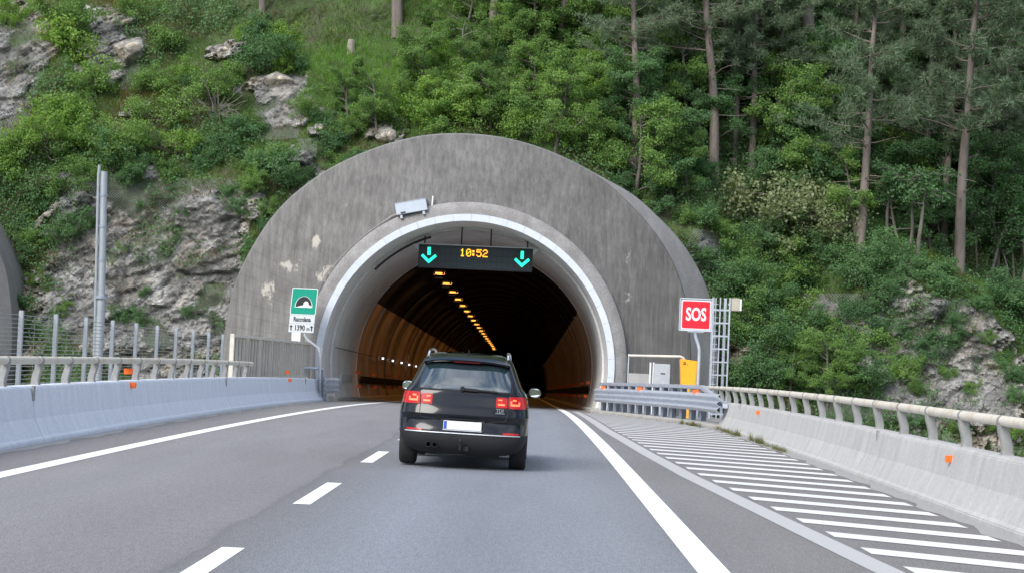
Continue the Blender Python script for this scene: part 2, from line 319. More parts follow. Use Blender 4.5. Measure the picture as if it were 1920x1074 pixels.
M['barrier_r'] = pmat('barrier_concrete_warm', (.36,.352,.34), (.46,.452,.44), rough=.85, scale=2.6, stretch=(1.4,1.4,.16), lo=.3, hi=.7, bump=.15, bscale=25, fine=.10)
M['rail'] = pmat('weathered_rail', (.62,.58,.50), (.46,.36,.25), rough=.5, scale=2.2, lo=.5, hi=.75)
M['postgal'] = pmat('dull_galvanised', (.36,.36,.35), (.28,.28,.275), rough=.5, metal=.3, scale=5)
M['galv'] = pmat('galvanised_steel', (.60,.64,.70), (.47,.51,.57), rough=.42, metal=.45, scale=5)
M['galv_d'] = pmat('galvanised_post', (.33,.37,.43), (.26,.29,.35), rough=.5, metal=.4, scale=5)
M['alu'] = pmat('grey_sign_metal', (.55,.57,.60), (.47,.49,.52), rough=.45, metal=.4, scale=6)
M['orange'] = pmat('orange_reflector', (.95,.17,.02), (.85,.14,.02), rough=.35, scale=30)
M['amberrefl'] = pmat('amber_reflector', (.9,.16,.02), (.8,.13,.02), rough=.3, scale=30)
M['green'] = pmat('green_sign_face', (.0,.30,.20), (.0,.27,.18), rough=.4, scale=8)
M['red'] = pmat('red_sign_face', (.78,.015,.035), (.70,.012,.03), rough=.4, scale=6)
M['signwhite'] = pmat('white_sign_face', (.80,.80,.80), (.74,.75,.76), rough=.45, scale=9)
M['plategrey'] = pmat('pale_sign_plate', (.60,.63,.65), (.55,.58,.60), rough=.45, scale=9)
M['black'] = pmat('black_print', (.012,.012,.014), (.02,.02,.022), rough=.6, scale=9)
M['yellow'] = pmat('yellow_cabinet_paint', (.85,.42,.02), (.78,.37,.02), rough=.45, scale=3)
M['slat'] = pmat('beige_slat', (.66,.62,.55), (.56,.52,.45), rough=.65, scale=5)
M['slatback'] = pmat('beige_mesh', (.44,.40,.34), (.36,.33,.28), rough=.75, scale=25)
M['fencepost'] = pmat('fence_post_metal', (.36,.39,.42), (.30,.33,.36), rough=.5, metal=.3, scale=5)
M['wire'] = pmat('fence_wire', (.40,.41,.42), (.33,.34,.35), rough=.5, metal=.4, scale=9)
M['net'] = pmat('net_wire', (.30,.31,.31), (.20,.20,.20), rough=.6, metal=.3, scale=3)
M['boxgrey'] = pmat('pale_grey_housing', (.50,.55,.62), (.45,.50,.57), rough=.45, scale=3)
M['boxbeige'] = pmat('beige_housing', (.46,.43,.35), (.40,.37,.30), rough=.6, scale=4)
M['housing'] = pmat('sign_housing', (.012,.02,.026), (.018,.028,.034), rough=.45, scale=6)
M['cell'] = pmat('sign_display_cell', (.02,.034,.042), (.026,.042,.05), rough=.3, scale=12)
M['arrow'] = pmat('lit_green_arrow', (.0,.3,.2), rough=.4, emit=(.02,1.0,.55), estr=1.1)
M['digit'] = pmat('lit_amber_dot', (.4,.12,.0), rough=.4, emit=(1.0,.42,.02), estr=1.6)
M['lamp'] = pmat('lit_sodium_lamp', (.6,.3,.1), rough=.4, emit=(1.0,.40,.06), estr=1.5)
M['led'] = pmat('lit_white_marker', (.8,.8,.8), rough=.4, emit=(1,1,1), estr=1.6)
M['dark'] = pmat('dark_cable', (.03,.03,.032), (.05,.05,.05), rough=.7, scale=9)
M['kerb'] = pmat('kerb_concrete', (.30,.285,.26), (.40,.38,.35), rough=.9, scale=4, bump=.3, bscale=30)
M['pad'] = pmat('gravel_pad', (.22,.21,.195), (.32,.31,.29), rough=.95, scale=9, bump=.6, bscale=30)
M['valley'] = pmat('valley_ground', (.05,.07,.025), (.09,.10,.045), rough=.95, scale=.08)
M['hill'] = hill_mat()
M['bark'] = pmat('pine_bark', (.13,.105,.092), (.22,.185,.165), rough=.95, scale=3.5, stretch=(1,1,.25), bump=.8, bscale=14)
M['bark2'] = pmat('grey_bark', (.10,.09,.075), (.17,.155,.135), rough=.95, scale=6, stretch=(1,1,.3), bump=.5, bscale=20)
M['twig'] = pmat('dead_wood', (.22,.195,.165), (.30,.27,.235), rough=.95, scale=6)
M['leaf'] = leaf_mat('broadleaf', [(0, (.105,.195,.060)), (.35, (.145,.260,.072)), (.7, (.205,.345,.092)), (1, (.31,.46,.11))])
M['leaf_b'] = leaf_mat('bright_broadleaf', [(0, (.14,.27,.055)), (.5, (.21,.36,.072)), (1, (.31,.45,.10))])
M['leaf_c'] = leaf_mat('cool_broadleaf', [(0, (.075,.160,.070)), (.5, (.110,.225,.092)), (1, (.18,.31,.125))])
M['leaf_p'] = leaf_mat('pale_broadleaf', [(0, (.14,.20,.09)), (.5, (.21,.27,.13)), (1, (.36,.39,.23))])
M['needle'] = leaf_mat('pine_needles', [(0, (.085,.138,.082)), (.5, (.125,.185,.108)), (.9, (.18,.24,.145)), (1, (.24,.19,.11))], trans=.25)
M['grass'] = leaf_mat('grass_blades', [(0, (.22,.165,.085)), (.25, (.17,.175,.062)), (.5, (.13,.24,.060)), (1, (.21,.42,.085))], trans=.4, hue=0)
M['paint'] = pmat('black_car_paint', (.006,.007,.010), (.008,.009,.013), rough=.14, metal=.0, scale=30, coat=.35, spec=.2)
M['clad'] = pmat('dark_plastic', (.018,.019,.022), (.024,.025,.028), rough=.65, spec=.2, scale=40)
M['glass'] = pmat('dark_glass', (.012,.024,.030), (.02,.036,.042), rough=.02, scale=2, coat=1.0, spec=1.0)
M['glass'].node_tree.nodes['Principled BSDF'].inputs['IOR'].default_value = 1.7
M['tyre'] = pmat('tyre_rubber', (.012,.012,.013), (.022,.022,.023), rough=.85, scale=20)
M['rim'] = pmat('alloy_rim', (.5,.51,.53), (.42,.43,.45), rough=.3, metal=.8, scale=9)
M['chrome'] = pmat('bright_metal', (.75,.76,.78), (.68,.69,.71), rough=.18, metal=1., scale=9)
M['taillens'] = pmat('red_tail_lens', (.36,.006,.006), (.26,.004,.005), rough=.2, scale=14, coat=.2, spec=.3, emit=(1,.015,.01), estr=.10)
M['tailglow'] = pmat('lit_tail_element', (.9,.2,.08), rough=.2, emit=(1,.085,.03), estr=1.25)
M['brake3'] = pmat('dim_brake_lens', (.14,.004,.006), (.11,.003,.005), rough=.2, scale=9)
M['plateblue'] = pmat('plate_blue', (.03,.09,.5), (.03,.08,.45), rough=.4, scale=9)
M['mirrorglass'] = pmat('mirror_glass', (.8,.82,.85), (.78,.8,.83), rough=.03, metal=1., scale=9)

# ------------------------------------------------------------------ noise
def hash2(ix, iy, s=0):
    h = (ix.astype(np.int64)*374761393 + iy.astype(np.int64)*668265263 + s*1442695041) & 0x7fffffff
    h = ((h ^ (h >> 13))*1274126177) & 0x7fffffff
    h = ((h ^ (h >> 15))*2246822519) & 0x7fffffff
    return ((h ^ (h >> 16)) & 0xffffff)/float(0x1000000)
def vnoise(x, y, s=0):
    ix = np.floor(x); iy = np.floor(y); fx = x-ix; fy = y-iy
    fx = fx*fx*fx*(fx*(fx*6-15)+10); fy = fy*fy*fy*(fy*(fy*6-15)+10)
    a = hash2(ix, iy, s); b = hash2(ix+1, iy, s); c = hash2(ix, iy+1, s); d = hash2(ix+1, iy+1, s)
    return a+(b-a)*fx+(c-a)*fy+(a-b-c+d)*fx*fy
def fbm(x, y, s=0, o=5):
    v = 0; a = .5; t = 0
    for i in range(o):
        v = v+a*vnoise(x*2**i+17.3*i, y*2**i-9.1*i, s+i); t += a; a *= .5
    return v/t
def facets(x, y, s=0):                        # broken planes: nearest jittered cell, each with its own offset and tilt
    ix = np.floor(x); iy = np.floor(y); best = np.full(x.shape, 9e9); sec = np.full(x.shape, 9e9); val = np.zeros(x.shape)
    for dx in (-1, 0, 1):
        for dy in (-1, 0, 1):
            cx = ix+dx; cy = iy+dy
            px = cx+hash2(cx, cy, s); py = cy+hash2(cx, cy, s+1)
            d = (x-px)**2+(y-py)**2
            v = hash2(cx, cy, s+2)-.5+(x-px)*(hash2(cx, cy, s+3)-.5)*1.3+(y-py)*(hash2(cx, cy, s+4)-.7)*1.3
            n = d < best
            sec = np.where(n, best, np.minimum(sec, d)); val = np.where(n, v, val); best = np.where(n, d, best)
    return val, np.sqrt(sec)-np.sqrt(best)
def sst(a, b, x): t = np.clip((x-a)/(b-a), 0, 1); return t*t*(3-2*t)

# ------------------------------------------------------------------ hillside as a depth sheet Y = D(x, z)
HX = [-140, -30, -21, -12, -8, 0, 7, 10, 14, 22, 140]
H_Y0 = [80, 78, 76.6, 76.6, 77.2, 77.6, 77, 76.5, 76.6, 77.5, 84]
H_ZB = [8, 8, 8.4, 7.4, 8.6, 10.2, 6.5, 2, 0, 0, 0]
H_S1 = [.3, .3, .22, .22, .15, .12, .2, .4, .5, .5, .5]
H_S2 = [.9, .9, .85, .8, .78, .75, .75, .75, .62, .6, .7]
ROCKS = []          # (x, z, rx, rz, weight)
def _rk(px, py, rx, ry, wgt, Y=80):
    p = at(px, py, Y); ROCKS.append((p[0], p[2], rx*Y/FPX, ry*Y/FPX, wgt))
for a in [(250,520,240,150,1.1,77), (120,430,110,90,1.0,77), (380,430,110,90,1.0,77), (330,640,200,110,1.1,77), (60,600,60,110,.8,77),
          (40,90,85,85,1.5,88), (20,200,75,85,1.4,86), (95,110,60,60,1.4,87), (240,85,80,66,1.7,89), (225,140,66,56,1.4,87), (520,160,80,48,1.5,84), (555,205,66,56,1.3,83), (420,100,50,26,1.4,86),
          (720,255,45,26,1.25,80), (598,242,26,22,1.1,80), (560,300,50,34,.95,79), (275,225,40,22,.9,84), (270,325,40,24,.9,79), (300,8,22,12,1,92), (140,350,60,26,.7,80), (470,380,30,40,.8,77),
          (1720,570,60,60,1.1,79), (1835,625,60,50,1.1,80), (1800,700,240,110,1.0,79), (1860,780,200,90,1.15,78), (1600,640,120,110,.85,78), (1420,690,70,60,.7,77), (1340,470,34,26,.9,78), (1000,250,30,18,.8,80), (1180,290,26,20,.8,80), (1430,480,30,30,.8,78)]: _rk(*a)
def rockmask(x, z):
    x0_, z0_ = x, z; x = x+(fbm(x*.7, z*.7, 44, 4)-.5)*1.6; z = z+(fbm(x0_*.7+40, z0_*.7, 45, 4)-.5)*1.6
    m = np.zeros(np.shape(x))
    for a, b, rx, rz, wg in ROCKS:
        d = np.sqrt(((x-a)/rx)**2+((z-b)/rz)**2); m = np.maximum(m, wg*(1-sst(.45, 1.15, d)))
    m = m*(-.38+2.65*fbm(x*.85+3, z*1.05, 40, 6))
    low = sst(2.0, -3, z)*.6
    return np.clip(np.maximum(m, low*fbm(x*.5, z*.5, 60, 3)*1.7), 0, 1.2)
_RZX = [at(1560,430,80), at(1700,460,80), at(1800,520,80), at(1920,600,80)]
RXs = [9]+[p[0] for p in _RZX]+[30, 140]; RZs = [9.5]+[p[2] for p in _RZX]+[1.5, 0]
def Dlow(x, z):
    y0 = np.interp(x, HX, H_Y0); zb = np.interp(x, HX, H_ZB); s1 = np.interp(x, HX, H_S1); s2 = np.interp(x, HX, H_S2)
    y = y0+s1*np.minimum(z, zb)+s2*np.maximum(z-zb, 0)
    y = y+np.where(z < 0, .15*z, 0)
    zr_ = np.interp(x, RXs, RZs)
    y = y+7.5*sst(11.5, 15.5, x)*sst(-.1, 2.2, z-zr_)
    y = y-(fbm(x*.17, z*.2, 3, 4)-.5)*4.2*sst(0, 3, np.abs(x+2.5)-5+np.maximum(z-6, 0)*1.5)
    return y
def Dfull(x, z, rock=None):
    x = np.asarray(x, float); z = np.asarray(z, float)
    r = rockmask(x, z) if rock is None else rock
    k = sst(.35, .7, r)
    ca, sa = math.cos(.5), math.sin(.5)
    u, v = x*ca+z*sa, -x*sa+z*ca
    f1, e1 = facets(u*.42+.8*fbm(x*.5, z*.5, 7, 2), v*.75, 11); f2, e2 = facets(u*1.2+.4*fbm(x, z, 8, 2), v*2.4, 21); f3, e3 = facets(u*2.4, v*4.2, 31)
    f4, e4 = facets(u*5.5, v*7.5, 51); disp = .42*f1+.26*f2+.20*f3+.11*f4-.28*(1-sst(0, .035, e1))-.12*(1-sst(0, .05, e2))-.04*(1-sst(0, .08, e3))
    soft = (fbm(x*.7, z*.7, 5, 5)-.5)*.9+(fbm(x*3, z*3, 6, 3)-.5)*.2
    return Dlow(x, z)-soft*(1-k*.6)-k*(disp+.22)
def hit(px, py):
    Y = np.arange(70, 150, .1); d = _F*FPX+_R*(px-CX)-_U*(py-CY); P = CAM+np.outer(Y/d[1], d)
    below = P[:, 1] > Dfull(P[:, 0], P[:, 2])
    i = int(np.argmax(below)) if below.any() else len(Y)-1
    return P[i]
def axis(a, b, c, d, fine, coarse):
    return np.concatenate([np.arange(a, b, coarse), np.arange(b, c, fine), np.arange(c, d+coarse, coarse)])
gx = axis(-140, -25, 25, 140, .085, 2.5); gz = axis(-26, -4, 21, 62, .085, 1.5)
GX, GZ = np.meshgrid(gx, gz); RK = rockmask(GX, GZ); GY = Dfull(GX, GZ, RK)
# open the mountain where the tunnels run
PC = at(872, 682, 74.0); XC, ZC = PC[0], PC[2]                     # centre of the portal circle
PXM = 74.0/FPX
X2 = XC-28.75
nx, nz = len(gx), len(gz)
idx = np.arange(nx*nz).reshape(nz, nx)
F = np.stack([idx[:-1, :-1], idx[:-1, 1:], idx[1:, 1:], idx[1:, :-1]], -1).reshape(-1, 4)
cxs = GX.ravel()[F].mean(1); czs = GZ.ravel()[F].mean(1)
keep = ~((np.hypot(cxs-XC, czs-ZC) < 7.2) | ((np.abs(cxs-XC) < 7.2) & (czs < ZC)) | (np.hypot(cxs-X2, czs-ZC) < 7.0) | ((np.abs(cxs-X2) < 7.0) & (czs < ZC)))
hill = link('hillside', fastmesh('hillside', np.stack([GX, GY, GZ], -1).reshape(-1, 3), F[keep], {'rock': RK.ravel()}, smooth=False), M['hill'])
setp(hill, kind='structure', label='steep rocky and wooded hillside above the tunnel')
# valley floor far below the viaduct, out to the horizon
me = fastmesh('valley_ground', [(-1800,-1800,-24), (1800,-1800,-24), (1800,1800,-24), (-1800,1800,-24)], [(0,1,2,3)])
setp(link('valley_ground', me, M['valley']), kind='structure')

ang = np.linspace(math.radians(95), math.radians(445-180), 90); rad = np.linspace(420, 1500, 14); AA, RR = np.meshgrid(ang, rad)
hx = RR*np.sin(AA); hy = RR*np.cos(AA); hz = -26+sst(420, 900, RR)*(130+170*fbm(hx*.004, hy*.004, 200, 5))
nn_ = len(ang); ii = np.arange(nn_*len(rad)).reshape(len(rad), nn_)
me = fastmesh('reflection_hills', np.stack([hx, hy, hz], -1).reshape(-1, 3), np.stack([ii[:-1, :-1], ii[:-1, 1:], ii[1:, 1:], ii[1:, :-1]], -1).reshape(-1, 4), smooth=True)
setp(link('reflection_hills', me, M['valley']), kind='structure')  # unseen range behind the camera, added for dark reflections in the car
# ------------------------------------------------------------------ road
def strip(x0, x1, ys, dz, fx0=None, fx1=None):
    V = []; 
    for i, y in enumerate(ys):
        a = fx0(y) if fx0 else x0; b = fx1(y) if fx1 else x1
        V += [(a+float(xs(y)), y, float(zr(y))+dz), (b+float(xs(y)), y, float(zr(y))+dz)]
    return V, [(2*i, 2*i+1, 2*i+3, 2*i+2) for i in range(len(ys)-1)]
BXL = lambda y: -7.14-(np.clip(y, 0, 90)-25.4)*.0165            # inner foot of the left barrier
BXR = lambda y: 4.95+(y-20)*.011                               # inner foot of the right barrier
GRP = [(50.9, 5.36), (55.2, 5.12), (71.5, 2.75)]               # right guardrail line (y, x)
def rightedge(y): return float(np.interp(y, [-60, 52.0, 55.2, 71.5, 74, 500], [BXR(-60)+.5, BXR(52)+.5, 5.5, 3.1, 2.9, 2.9]))
ys = list(np.arange(-60, 75, 1.5))+list(np.arange(75, 500, 5))
leftedge = lambda y: float(BXL(y))-.5 if y < 74 else XC-5.5
V, F_ = strip(0, 0, ys, 0, leftedge, rightedge)
road = link('road', fastmesh('road', V, F_), M['asphalt']); setp(road, kind='structure', label='two lane grey asphalt motorway running into the tunnel')
def roadpart(name, x0, x1, y0, y1, mat, dz=.004, fx0=None, fx1=None, step=1.5):
    n = max(2, int((y1-y0)/step)+1); V, F_ = strip(x0, x1, np.linspace(y0, y1, n), dz, fx0, fx1)
    return link(name, fastmesh(name, V, F_), mat, road)
roadpart('edge_line', -6.03, -5.77, -30, 330, M['line'])
roadpart('edge_line', 1.36, 1.62, -30, 330, M['line'])
bl = lambda y: float(np.interp(y, [0, 16.1, 26.8, 33.3, 45, 68, 74], [3.75, 2.88, 2.36, 2.17, 1.97, 1.95, 1.95]))
roadpart('border_line', 0, 0, 4, 74, M['old_line'], .004, lambda y: bl(y)-.13, lambda y: bl(y)+.13)
M['dust'] = paint_mat('gutter_dust', (.33,.325,.32), .5)
roadpart('gutter_dust', 0, 0, 6, 73, M['dust'], .003, lambda y: float(BXL(y))-.02, lambda y: float(BXL(y))+.22+.10*math.sin(y*.7)*math.sin(y*2.3), .5)
roadpart('gutter_dust', 0, 0, 6, 52, M['dust'], .003, lambda y: float(BXR(y))-.20-.09*math.sin(y*.9)*math.sin(y*2.9), lambda y: float(BXR(y))+.02, .5)
dash_y0 = 1.57*FPX/290.; per = 7.6
for k in range(-2, 12):
    y0 = dash_y0+k*per; roadpart('lane_dash', -2.32, -2.14, y0, y0+3.25, M['line'])
k = 0; y = 10.3
while y < 71:
    xl = bl(y)+.20
    xr_ = (float(BXR(y))-.28) if y < 52 else float(np.interp(y-1.0, [52, 55.2, 71.5], [5.02, 4.72, 2.4]))
    if xr_ > xl+.25:
        V = []
        n = 6
        for i in range(n+1):
            t = i/n; xx = xl+(xr_-xl)*t; yy = y-(xx-xl)*.70
            V += [(xx, yy, float(zr(yy))+.005), (xx, yy+.58, float(zr(yy+.58))+.005)]
        link('hatch_stripe', fastmesh('hatch_stripe', V, [(2*i, 2*i+2, 2*i+3, 2*i+1) for i in range(n)]), M['hatch'], road)
    y += 1.52
# deck edge, pads beside the road
def deck(fx0, fx1, y0, y1, z0, z1, name, mat):
    b = MB(); Y = np.linspace(y0, y1, 40)
    b.sweep([(0, 0)], [], closed=True, cap=False) if 0 else None
    V = []
    for yy in Y:
        a, c = fx0(yy), fx1(yy); zz = float(zr(yy))
        V += [(a, yy, zz+z0), (c, yy, zz+z0), (c, yy, zz+z1), (a, yy, zz+z1)]
    n = len(Y); F_ = [(4*i+j, 4*i+(j+1)%4, 4*i+4+(j+1)%4, 4*i+4+j) for i in range(n-1) for j in range(4)]+[(0,1,2,3), (4*n-1, 4*n-2, 4*n-3, 4*n-4)]
    b.add(V, F_); o = b.build(name, mat); return setp(o, kind='structure')
deck(lambda y: float(BXL(y))-2.2, lambda y: min(rightedge(y), 5.9)+.15, -60, 74, -1.3, -.03, 'road_bed', M['kerb'])
deck(lambda y: rightedge(y)+.2, lambda y: 8.6, 52.5, 77, -1.2, -.02, 'ground_pad', M['pad'])
# kerb under the guardrail
def guard_path(off, n=14, p=GRP):
    pts = []
    for (ya, xa), (yb, xb) in zip(p[:-1], p[1:]):
        for t in np.linspace(0, 1, n)[(1 if pts else 0):]: pts.append((xa+(xb-xa)*t+off, ya+(yb-ya)*t))
    out = []
    for i, (x, y) in enumerate(pts):
        a = pts[max(i-1, 0)]; b_ = pts[min(i+1, len(pts)-1)]; d = Vector((b_[0]-a[0], b_[1]-a[1])).normalized()
        out.append(((x, y, float(zr(y))), (d.y, -d.x)))
    return out
kb = MB().sweep([(-.25,-.3), (.5,-.3), (.5,.13), (-.2,.12), (-.25,.08)], guard_path(0)).build('kerb', M['kerb'], None, bevel=.015)
setp(kb, kind='structure')

# ------------------------------------------------------------------ barriers
def barrier(name, label, fx, side, y0, y1, H, mat, yend_rail, refl, group):
    """side -1: wall stands to the left of its foot"""
    t = thing(name, (float(fx(y0)), y0, 0), label, 'barrier', group)
    prof = [(0,-.05), (0,.06), (-.05,.10), (-.17,.36), (-.24,H-.03), (-.27,H), (-.52,H), (-.52,-.4), (0,-.4)]
    prof = [(a if side < 0 else -a, b) for a, b in prof]
    L_ = 20.0; y = y0; i = 0
    while y < y1-.5:
        e = min(y+L_, y1)
        if y1-e < 1.5: e = y1
        path = [((float(fx(v)), v, float(zr(v))), (1, 0)) for v in np.linspace(y+.006, e-.006, 14)]
        MB().sweep(prof, path).build('barrier_segment', mat, t, bevel=.012)
        # joint cover under the coping
        xx = float(fx(e))+side*.235
        if e < y1-.1: MB().box((xx-side*.012-.006, e-.05, float(zr(e))+H-.22), (xx-side*.012+.006+.02, e+.05, float(zr(e))+H+.004)).build('joint_plate', M['postgal'], t)
        y = e
    # rail on curved posts
    tube = [(float(fx(v))+side*.36, v, float(zr(v))+H+.38) for v in np.arange(y0, yend_rail+.01, 2.0)]
    MB().tube(tube, .060, 12).build('rail_tube', M['rail'], t, smooth=True)
    for v in np.arange(y0+.9, yend_rail, 2.0):
        x = float(fx(v))+side*.36; z = float(zr(v))+H
        b = MB(); S = 7
        for wy, th in ((.16, .012),):
            pts = []
            for k in range(S+1):
                q = k/S; pts.append((x+side*(.05-.13*math.sin(q*1.5)**2+.085*q), z+.36*q))
            Vv = []
            for (a, c) in pts: Vv += [(a-.058, v-.06, c), (a+.058, v-.06, c), (a+.058, v+.06, c), (a-.058, v+.06, c)]
            n = len(pts); b.add(Vv, [(4*i+j, 4*i+(j+1)%4, 4*i+4+(j+1)%4, 4*i+4+j) for i in range(n-1) for j in range(4)]+[(0,1,2,3), (4*n-1,4*n-2,4*n-3,4*n-4)])
        b.build('rail_post', M['postgal'], t, bevel=.01)
        MB().lathe([(-.04,.060), (-.04,.067), (.04,.067), (.04,.060)], (x, v, z+.38), 'y', 12).build('rail_clamp', M['postgal'], t, smooth=True)
    for (px, py, yy, hh) in refl:
        x = float(fx(yy))+side*(.20 if hh < H else .28); z = float(zr(yy))+hh
        rs = 1.0 if side < 0 else .76; MB().box((x-.08*rs, yy-.03, z-.055*rs), (x+.08*rs, yy+.03, z+.055*rs)).build('reflector', M['orange'], t, bevel=.008)
    return t
lb = barrier('concrete_barrier', 'bluish grey concrete barrier with tube handrail along the left lane', BXL, -1, 8, 73.5, .84, M['barrier_l'], 54.2, [(0,0,35.5,.76), (0,0,35.5,1.02), (0,0,62.5,.76), (0,0,62.5,1.02)], None)
rb = barrier('concrete_barrier', 'pale warm concrete barrier with tube handrail beside the hatched area', BXR, 1, 8, 52, .73, M['barrier_r'], 68, [(0,0,43.5,.62), (0,0,22.8,.58)], None)
# sloping transition block where the right barrier meets the guardrail
MB().prism([(0,0), (0,1), (1,1)], 0, 1) if 0 else None

# ------------------------------------------------------------------ right guardrail
def wprof(zc, amp, h, n):
    pts = []
    for i in range(n*8+1):
        t = i/(n*8); pts.append((-amp*(.5-.5*math.cos(2*math.pi*n*t))-.0, zc-h/2+h*t))
    return pts+[(a+.012, b) for a, b in pts[::-1]]
gr = thing('guardrail', (GRP[0][1], GRP[0][0], 0), 'galvanised triple wave guardrail with close set posts beside the right tunnel wall', 'guardrail')
MB().sweep(wprof(.70, .09, .52, 3), guard_path(-.10)).build('wave_beam', M['galv'], gr, smooth=True)
tp = guard_path(.06); tr_ = []
for i, (p, r) in enumerate(tp):
    y = p[1]; dz = 1.12 if y > 55.2 else 1.12-(55.2-y)/3.2*.36
    tr_.append(((p[0], p[1], p[2]+dz), r))
MB().sweep([(-.07,-.06), (.07,-.06), (.07,.06), (-.07,.06)], tr_).build('top_rail', M['galv'], gr, bevel=.012)
gp = guard_path(.1, n=26)
from itertools import accumulate
def along(path, d):
    acc = 0
    for (p, r), (q, _) in zip(path[:-1], path[1:]):
        s = (Vector(q)-Vector(p)).length
        if acc+s >= d: t = (d-acc)/s; return Vector(p).lerp(Vector(q), t), r
        acc += s
    return Vector(path[-1][0]), path[-1][1]
d = 4.3
while d < 20.4:
    p, r = along(gp, d); rv = Vector((r[0], r[1], 0)); dv = Vector((-r[1], r[0], 0)); b = MB()
    b.beam(p+Vector((0,0,.06)), p+Vector((0,0,1.08)), .012, .16, up=rv) 
    for s in (-1, 1):
        b.beam(p+dv*0+rv*(s*.075)+Vector((0,0,.06)), p+rv*(s*.075)+Vector((0,0,1.08)), .30, .012, up=rv)
    b.build('post', M['galv_d'], gr)
    d += 1.32
for dd in (4.4, 12.5, 19.2):
    p, r = along(guard_path(-.12, 26), dd); MB().box((p.x-.09, p.y-.04, p.z+.93), (p.x+.09, p.y+.02, p.z+1.04)).build('reflector', M['orange'], gr, bevel=.008)
# left rail end
ge = thing('guardrail_end', (-7.9, 72.6, 0), 'short galvanised wave guardrail stub at the end of the left barrier', 'guardrail')
zz = float(zr(73))
pth = [((-8.02, 71.6, zz), (1, 0)), ((-7.98, 72.4, zz), (1, 0)), ((-7.86, 73.2, zz), (1, 0)), ((-7.72, 73.5, zz), (1, 0))]
MB().sweep([(-a+.26, b_) for a, b_ in wprof(.62, .09, .60, 3)], pth).build('wave_beam', M['galv'], ge, smooth=True)
MB().box((-8.0, 73.0, zz), (-7.85, 73.15, zz+.95)).build('post', M['galv_d'], ge)
# bent pipe handrail at that end
hp = thing('pipe_handrail', (-8.2, 72.5, 0), 'white bent pipe handrail standing where the left barrier ends', 'handrail')
b = MB(); z0 = zz+.8
b.tube([(-8.85,72.2,z0), (-8.83,72.2,z0+.30), (-8.74,72.2,z0+.42), (-8.6,72.3,z0+.46), (-8.0,73.0,z0+.44)], .055, 10); b.build('rail_tube', M['galv'], hp, smooth=True)
MB().tube([(-8.02,72.98,z0-.3), (-8.02,72.98,z0+.42)], .05, 10).build('post', M['galv_d'], hp, smooth=True)
MB().tube([(-8.45,72.45,z0-.3), (-8.45,72.45,z0+.44)], .035, 8).build('post', M['galv_d'], hp, smooth=True)

# ------------------------------------------------------------------ fences on the left
FXL = -8.62
wf = thing('wire_fence', (FXL, 20, 0), 'tall horizontal wire fence on galvanised posts behind the left barrier', 'fence')
py_ = [31.6+2.33*k for k in range(-6, 10)]
for v in py_:
    z = float(zr(v)); MB().box((FXL-.04, v-.035, z-.3), (FXL+.04, v+.035, z+2.02)).build('fence_post', M['fencepost'], wf, bevel=.008)
for a, c in zip(py_[:-1], py_[1:]+[54.3]):
    b = MB()
    for k in range(27):
        h = .05+k*.073
        b.beam((FXL-.06, a, float(zr(a))+h), (FXL-.06, c, float(zr(c))+h), .012, .012)
    for k in (3,):
        v = a+(c-a)*k/6; b.beam((FXL-.075, v, float(zr(v))), (FXL-.075, v, float(zr(v))+1.95), .003, .003)
    b.build('wire_panel', M['wire'], wf)
sf = thing('slatted_screen', (FXL, 54, 0), 'beige vertical slat screen between the wire fence and the portal', 'screen')
y0, y1 = 54.2, 73.4
tz = lambda v: float(zr(v))+2.03+(v-54)*.009
for k in range(8):
    v = y0+(y1-y0)*k/7; MB().box((FXL-.05, v-.04, float(zr(v))), (FXL+.07, v+.04, tz(v)+.02)).build('screen_post', M['slat'], sf, bevel=.006)
MB().beam((FXL, y0, tz(y0)), (FXL, y1, tz(y1)), .10, .09).build('top_frame', M['slat'], sf)
MB().beam((FXL, y0, tz(y0)-1.27), (FXL, y1, tz(y1)-1.27), .10, .07).build('bottom_frame', M['slat'], sf)
MB().beam((FXL-.03, y0, float(zr(y0))+.35), (FXL-.03, y1, float(zr(y1))+.35), .03, .62).build('base_board', M['slat'], sf)
n = 30
for k in range(n):
    v = y0+(y1-y0)*(k+.5)/n
    MB().box((FXL-.035, v-.055, tz(v)-1.26), (FXL+.03, v+.055, tz(v)-.03)).build('slat', M['slat'], sf)
MB().beam((FXL-.055, y0, tz(y0)-.65), (FXL-.055, y1, tz(y1)-.65), .012, 1.2).build('backing_mesh', M['slatback'], sf)

# ------------------------------------------------------------------ portal
def ringpts(rad, y, a0, a1, n, cx=XC, cz=ZC):
    return [(cx-rad*math.cos(t), y, cz+rad*math.sin(t)) for t in np.linspace(a0, a1, n)]
R_IN, R_W, R_RING = 266*PXM, 279.5*PXM, 303*PXM
floor_z = float(zr(74))
A0 = -math.asin(min(.9, (ZC-floor_z+.05)/R_W)); A1 = math.pi-A0
OUT = [(416,720), (420,622), (431,551), (458,488), (503,412), (547,367), (592,332), (650,300), (713,274), (780,256), (847,251), (880,251), (947,259), (1014,278), (1068,300), (1112,323), (1166,367), (1202,403), (1238,448), (1264,497), (1280,545), (1290,620), (1292,740)]
SIL = {1112:(1112,323), 1166:(1176,352), 1202:(1222,392), 1238:(1268,434), 1264:(1300,480), 1280:(1326,528), 1290:(1342,610), 1292:(1345,740)}
def polar(pts):
    a = [math.atan2(682-y_, -(x_-872)) for x_, y_ in pts]; a = [v if v > -1.5 else v+2*math.pi for v in a]
    return np.array(a), np.array([math.hypot(x_-872, y_-682) for x_, y_ in pts])
oa, orr = polar(OUT)
sa_, sr = polar([SIL.get(x_, (x_, y_)) for x_, y_ in OUT])
def smooth_r(a, A, R_):
    # smooth the traced radius with a short average
    return np.mean([np.interp(a+d_, A, R_) for d_ in np.linspace(-.07, .07, 9)], axis=0)
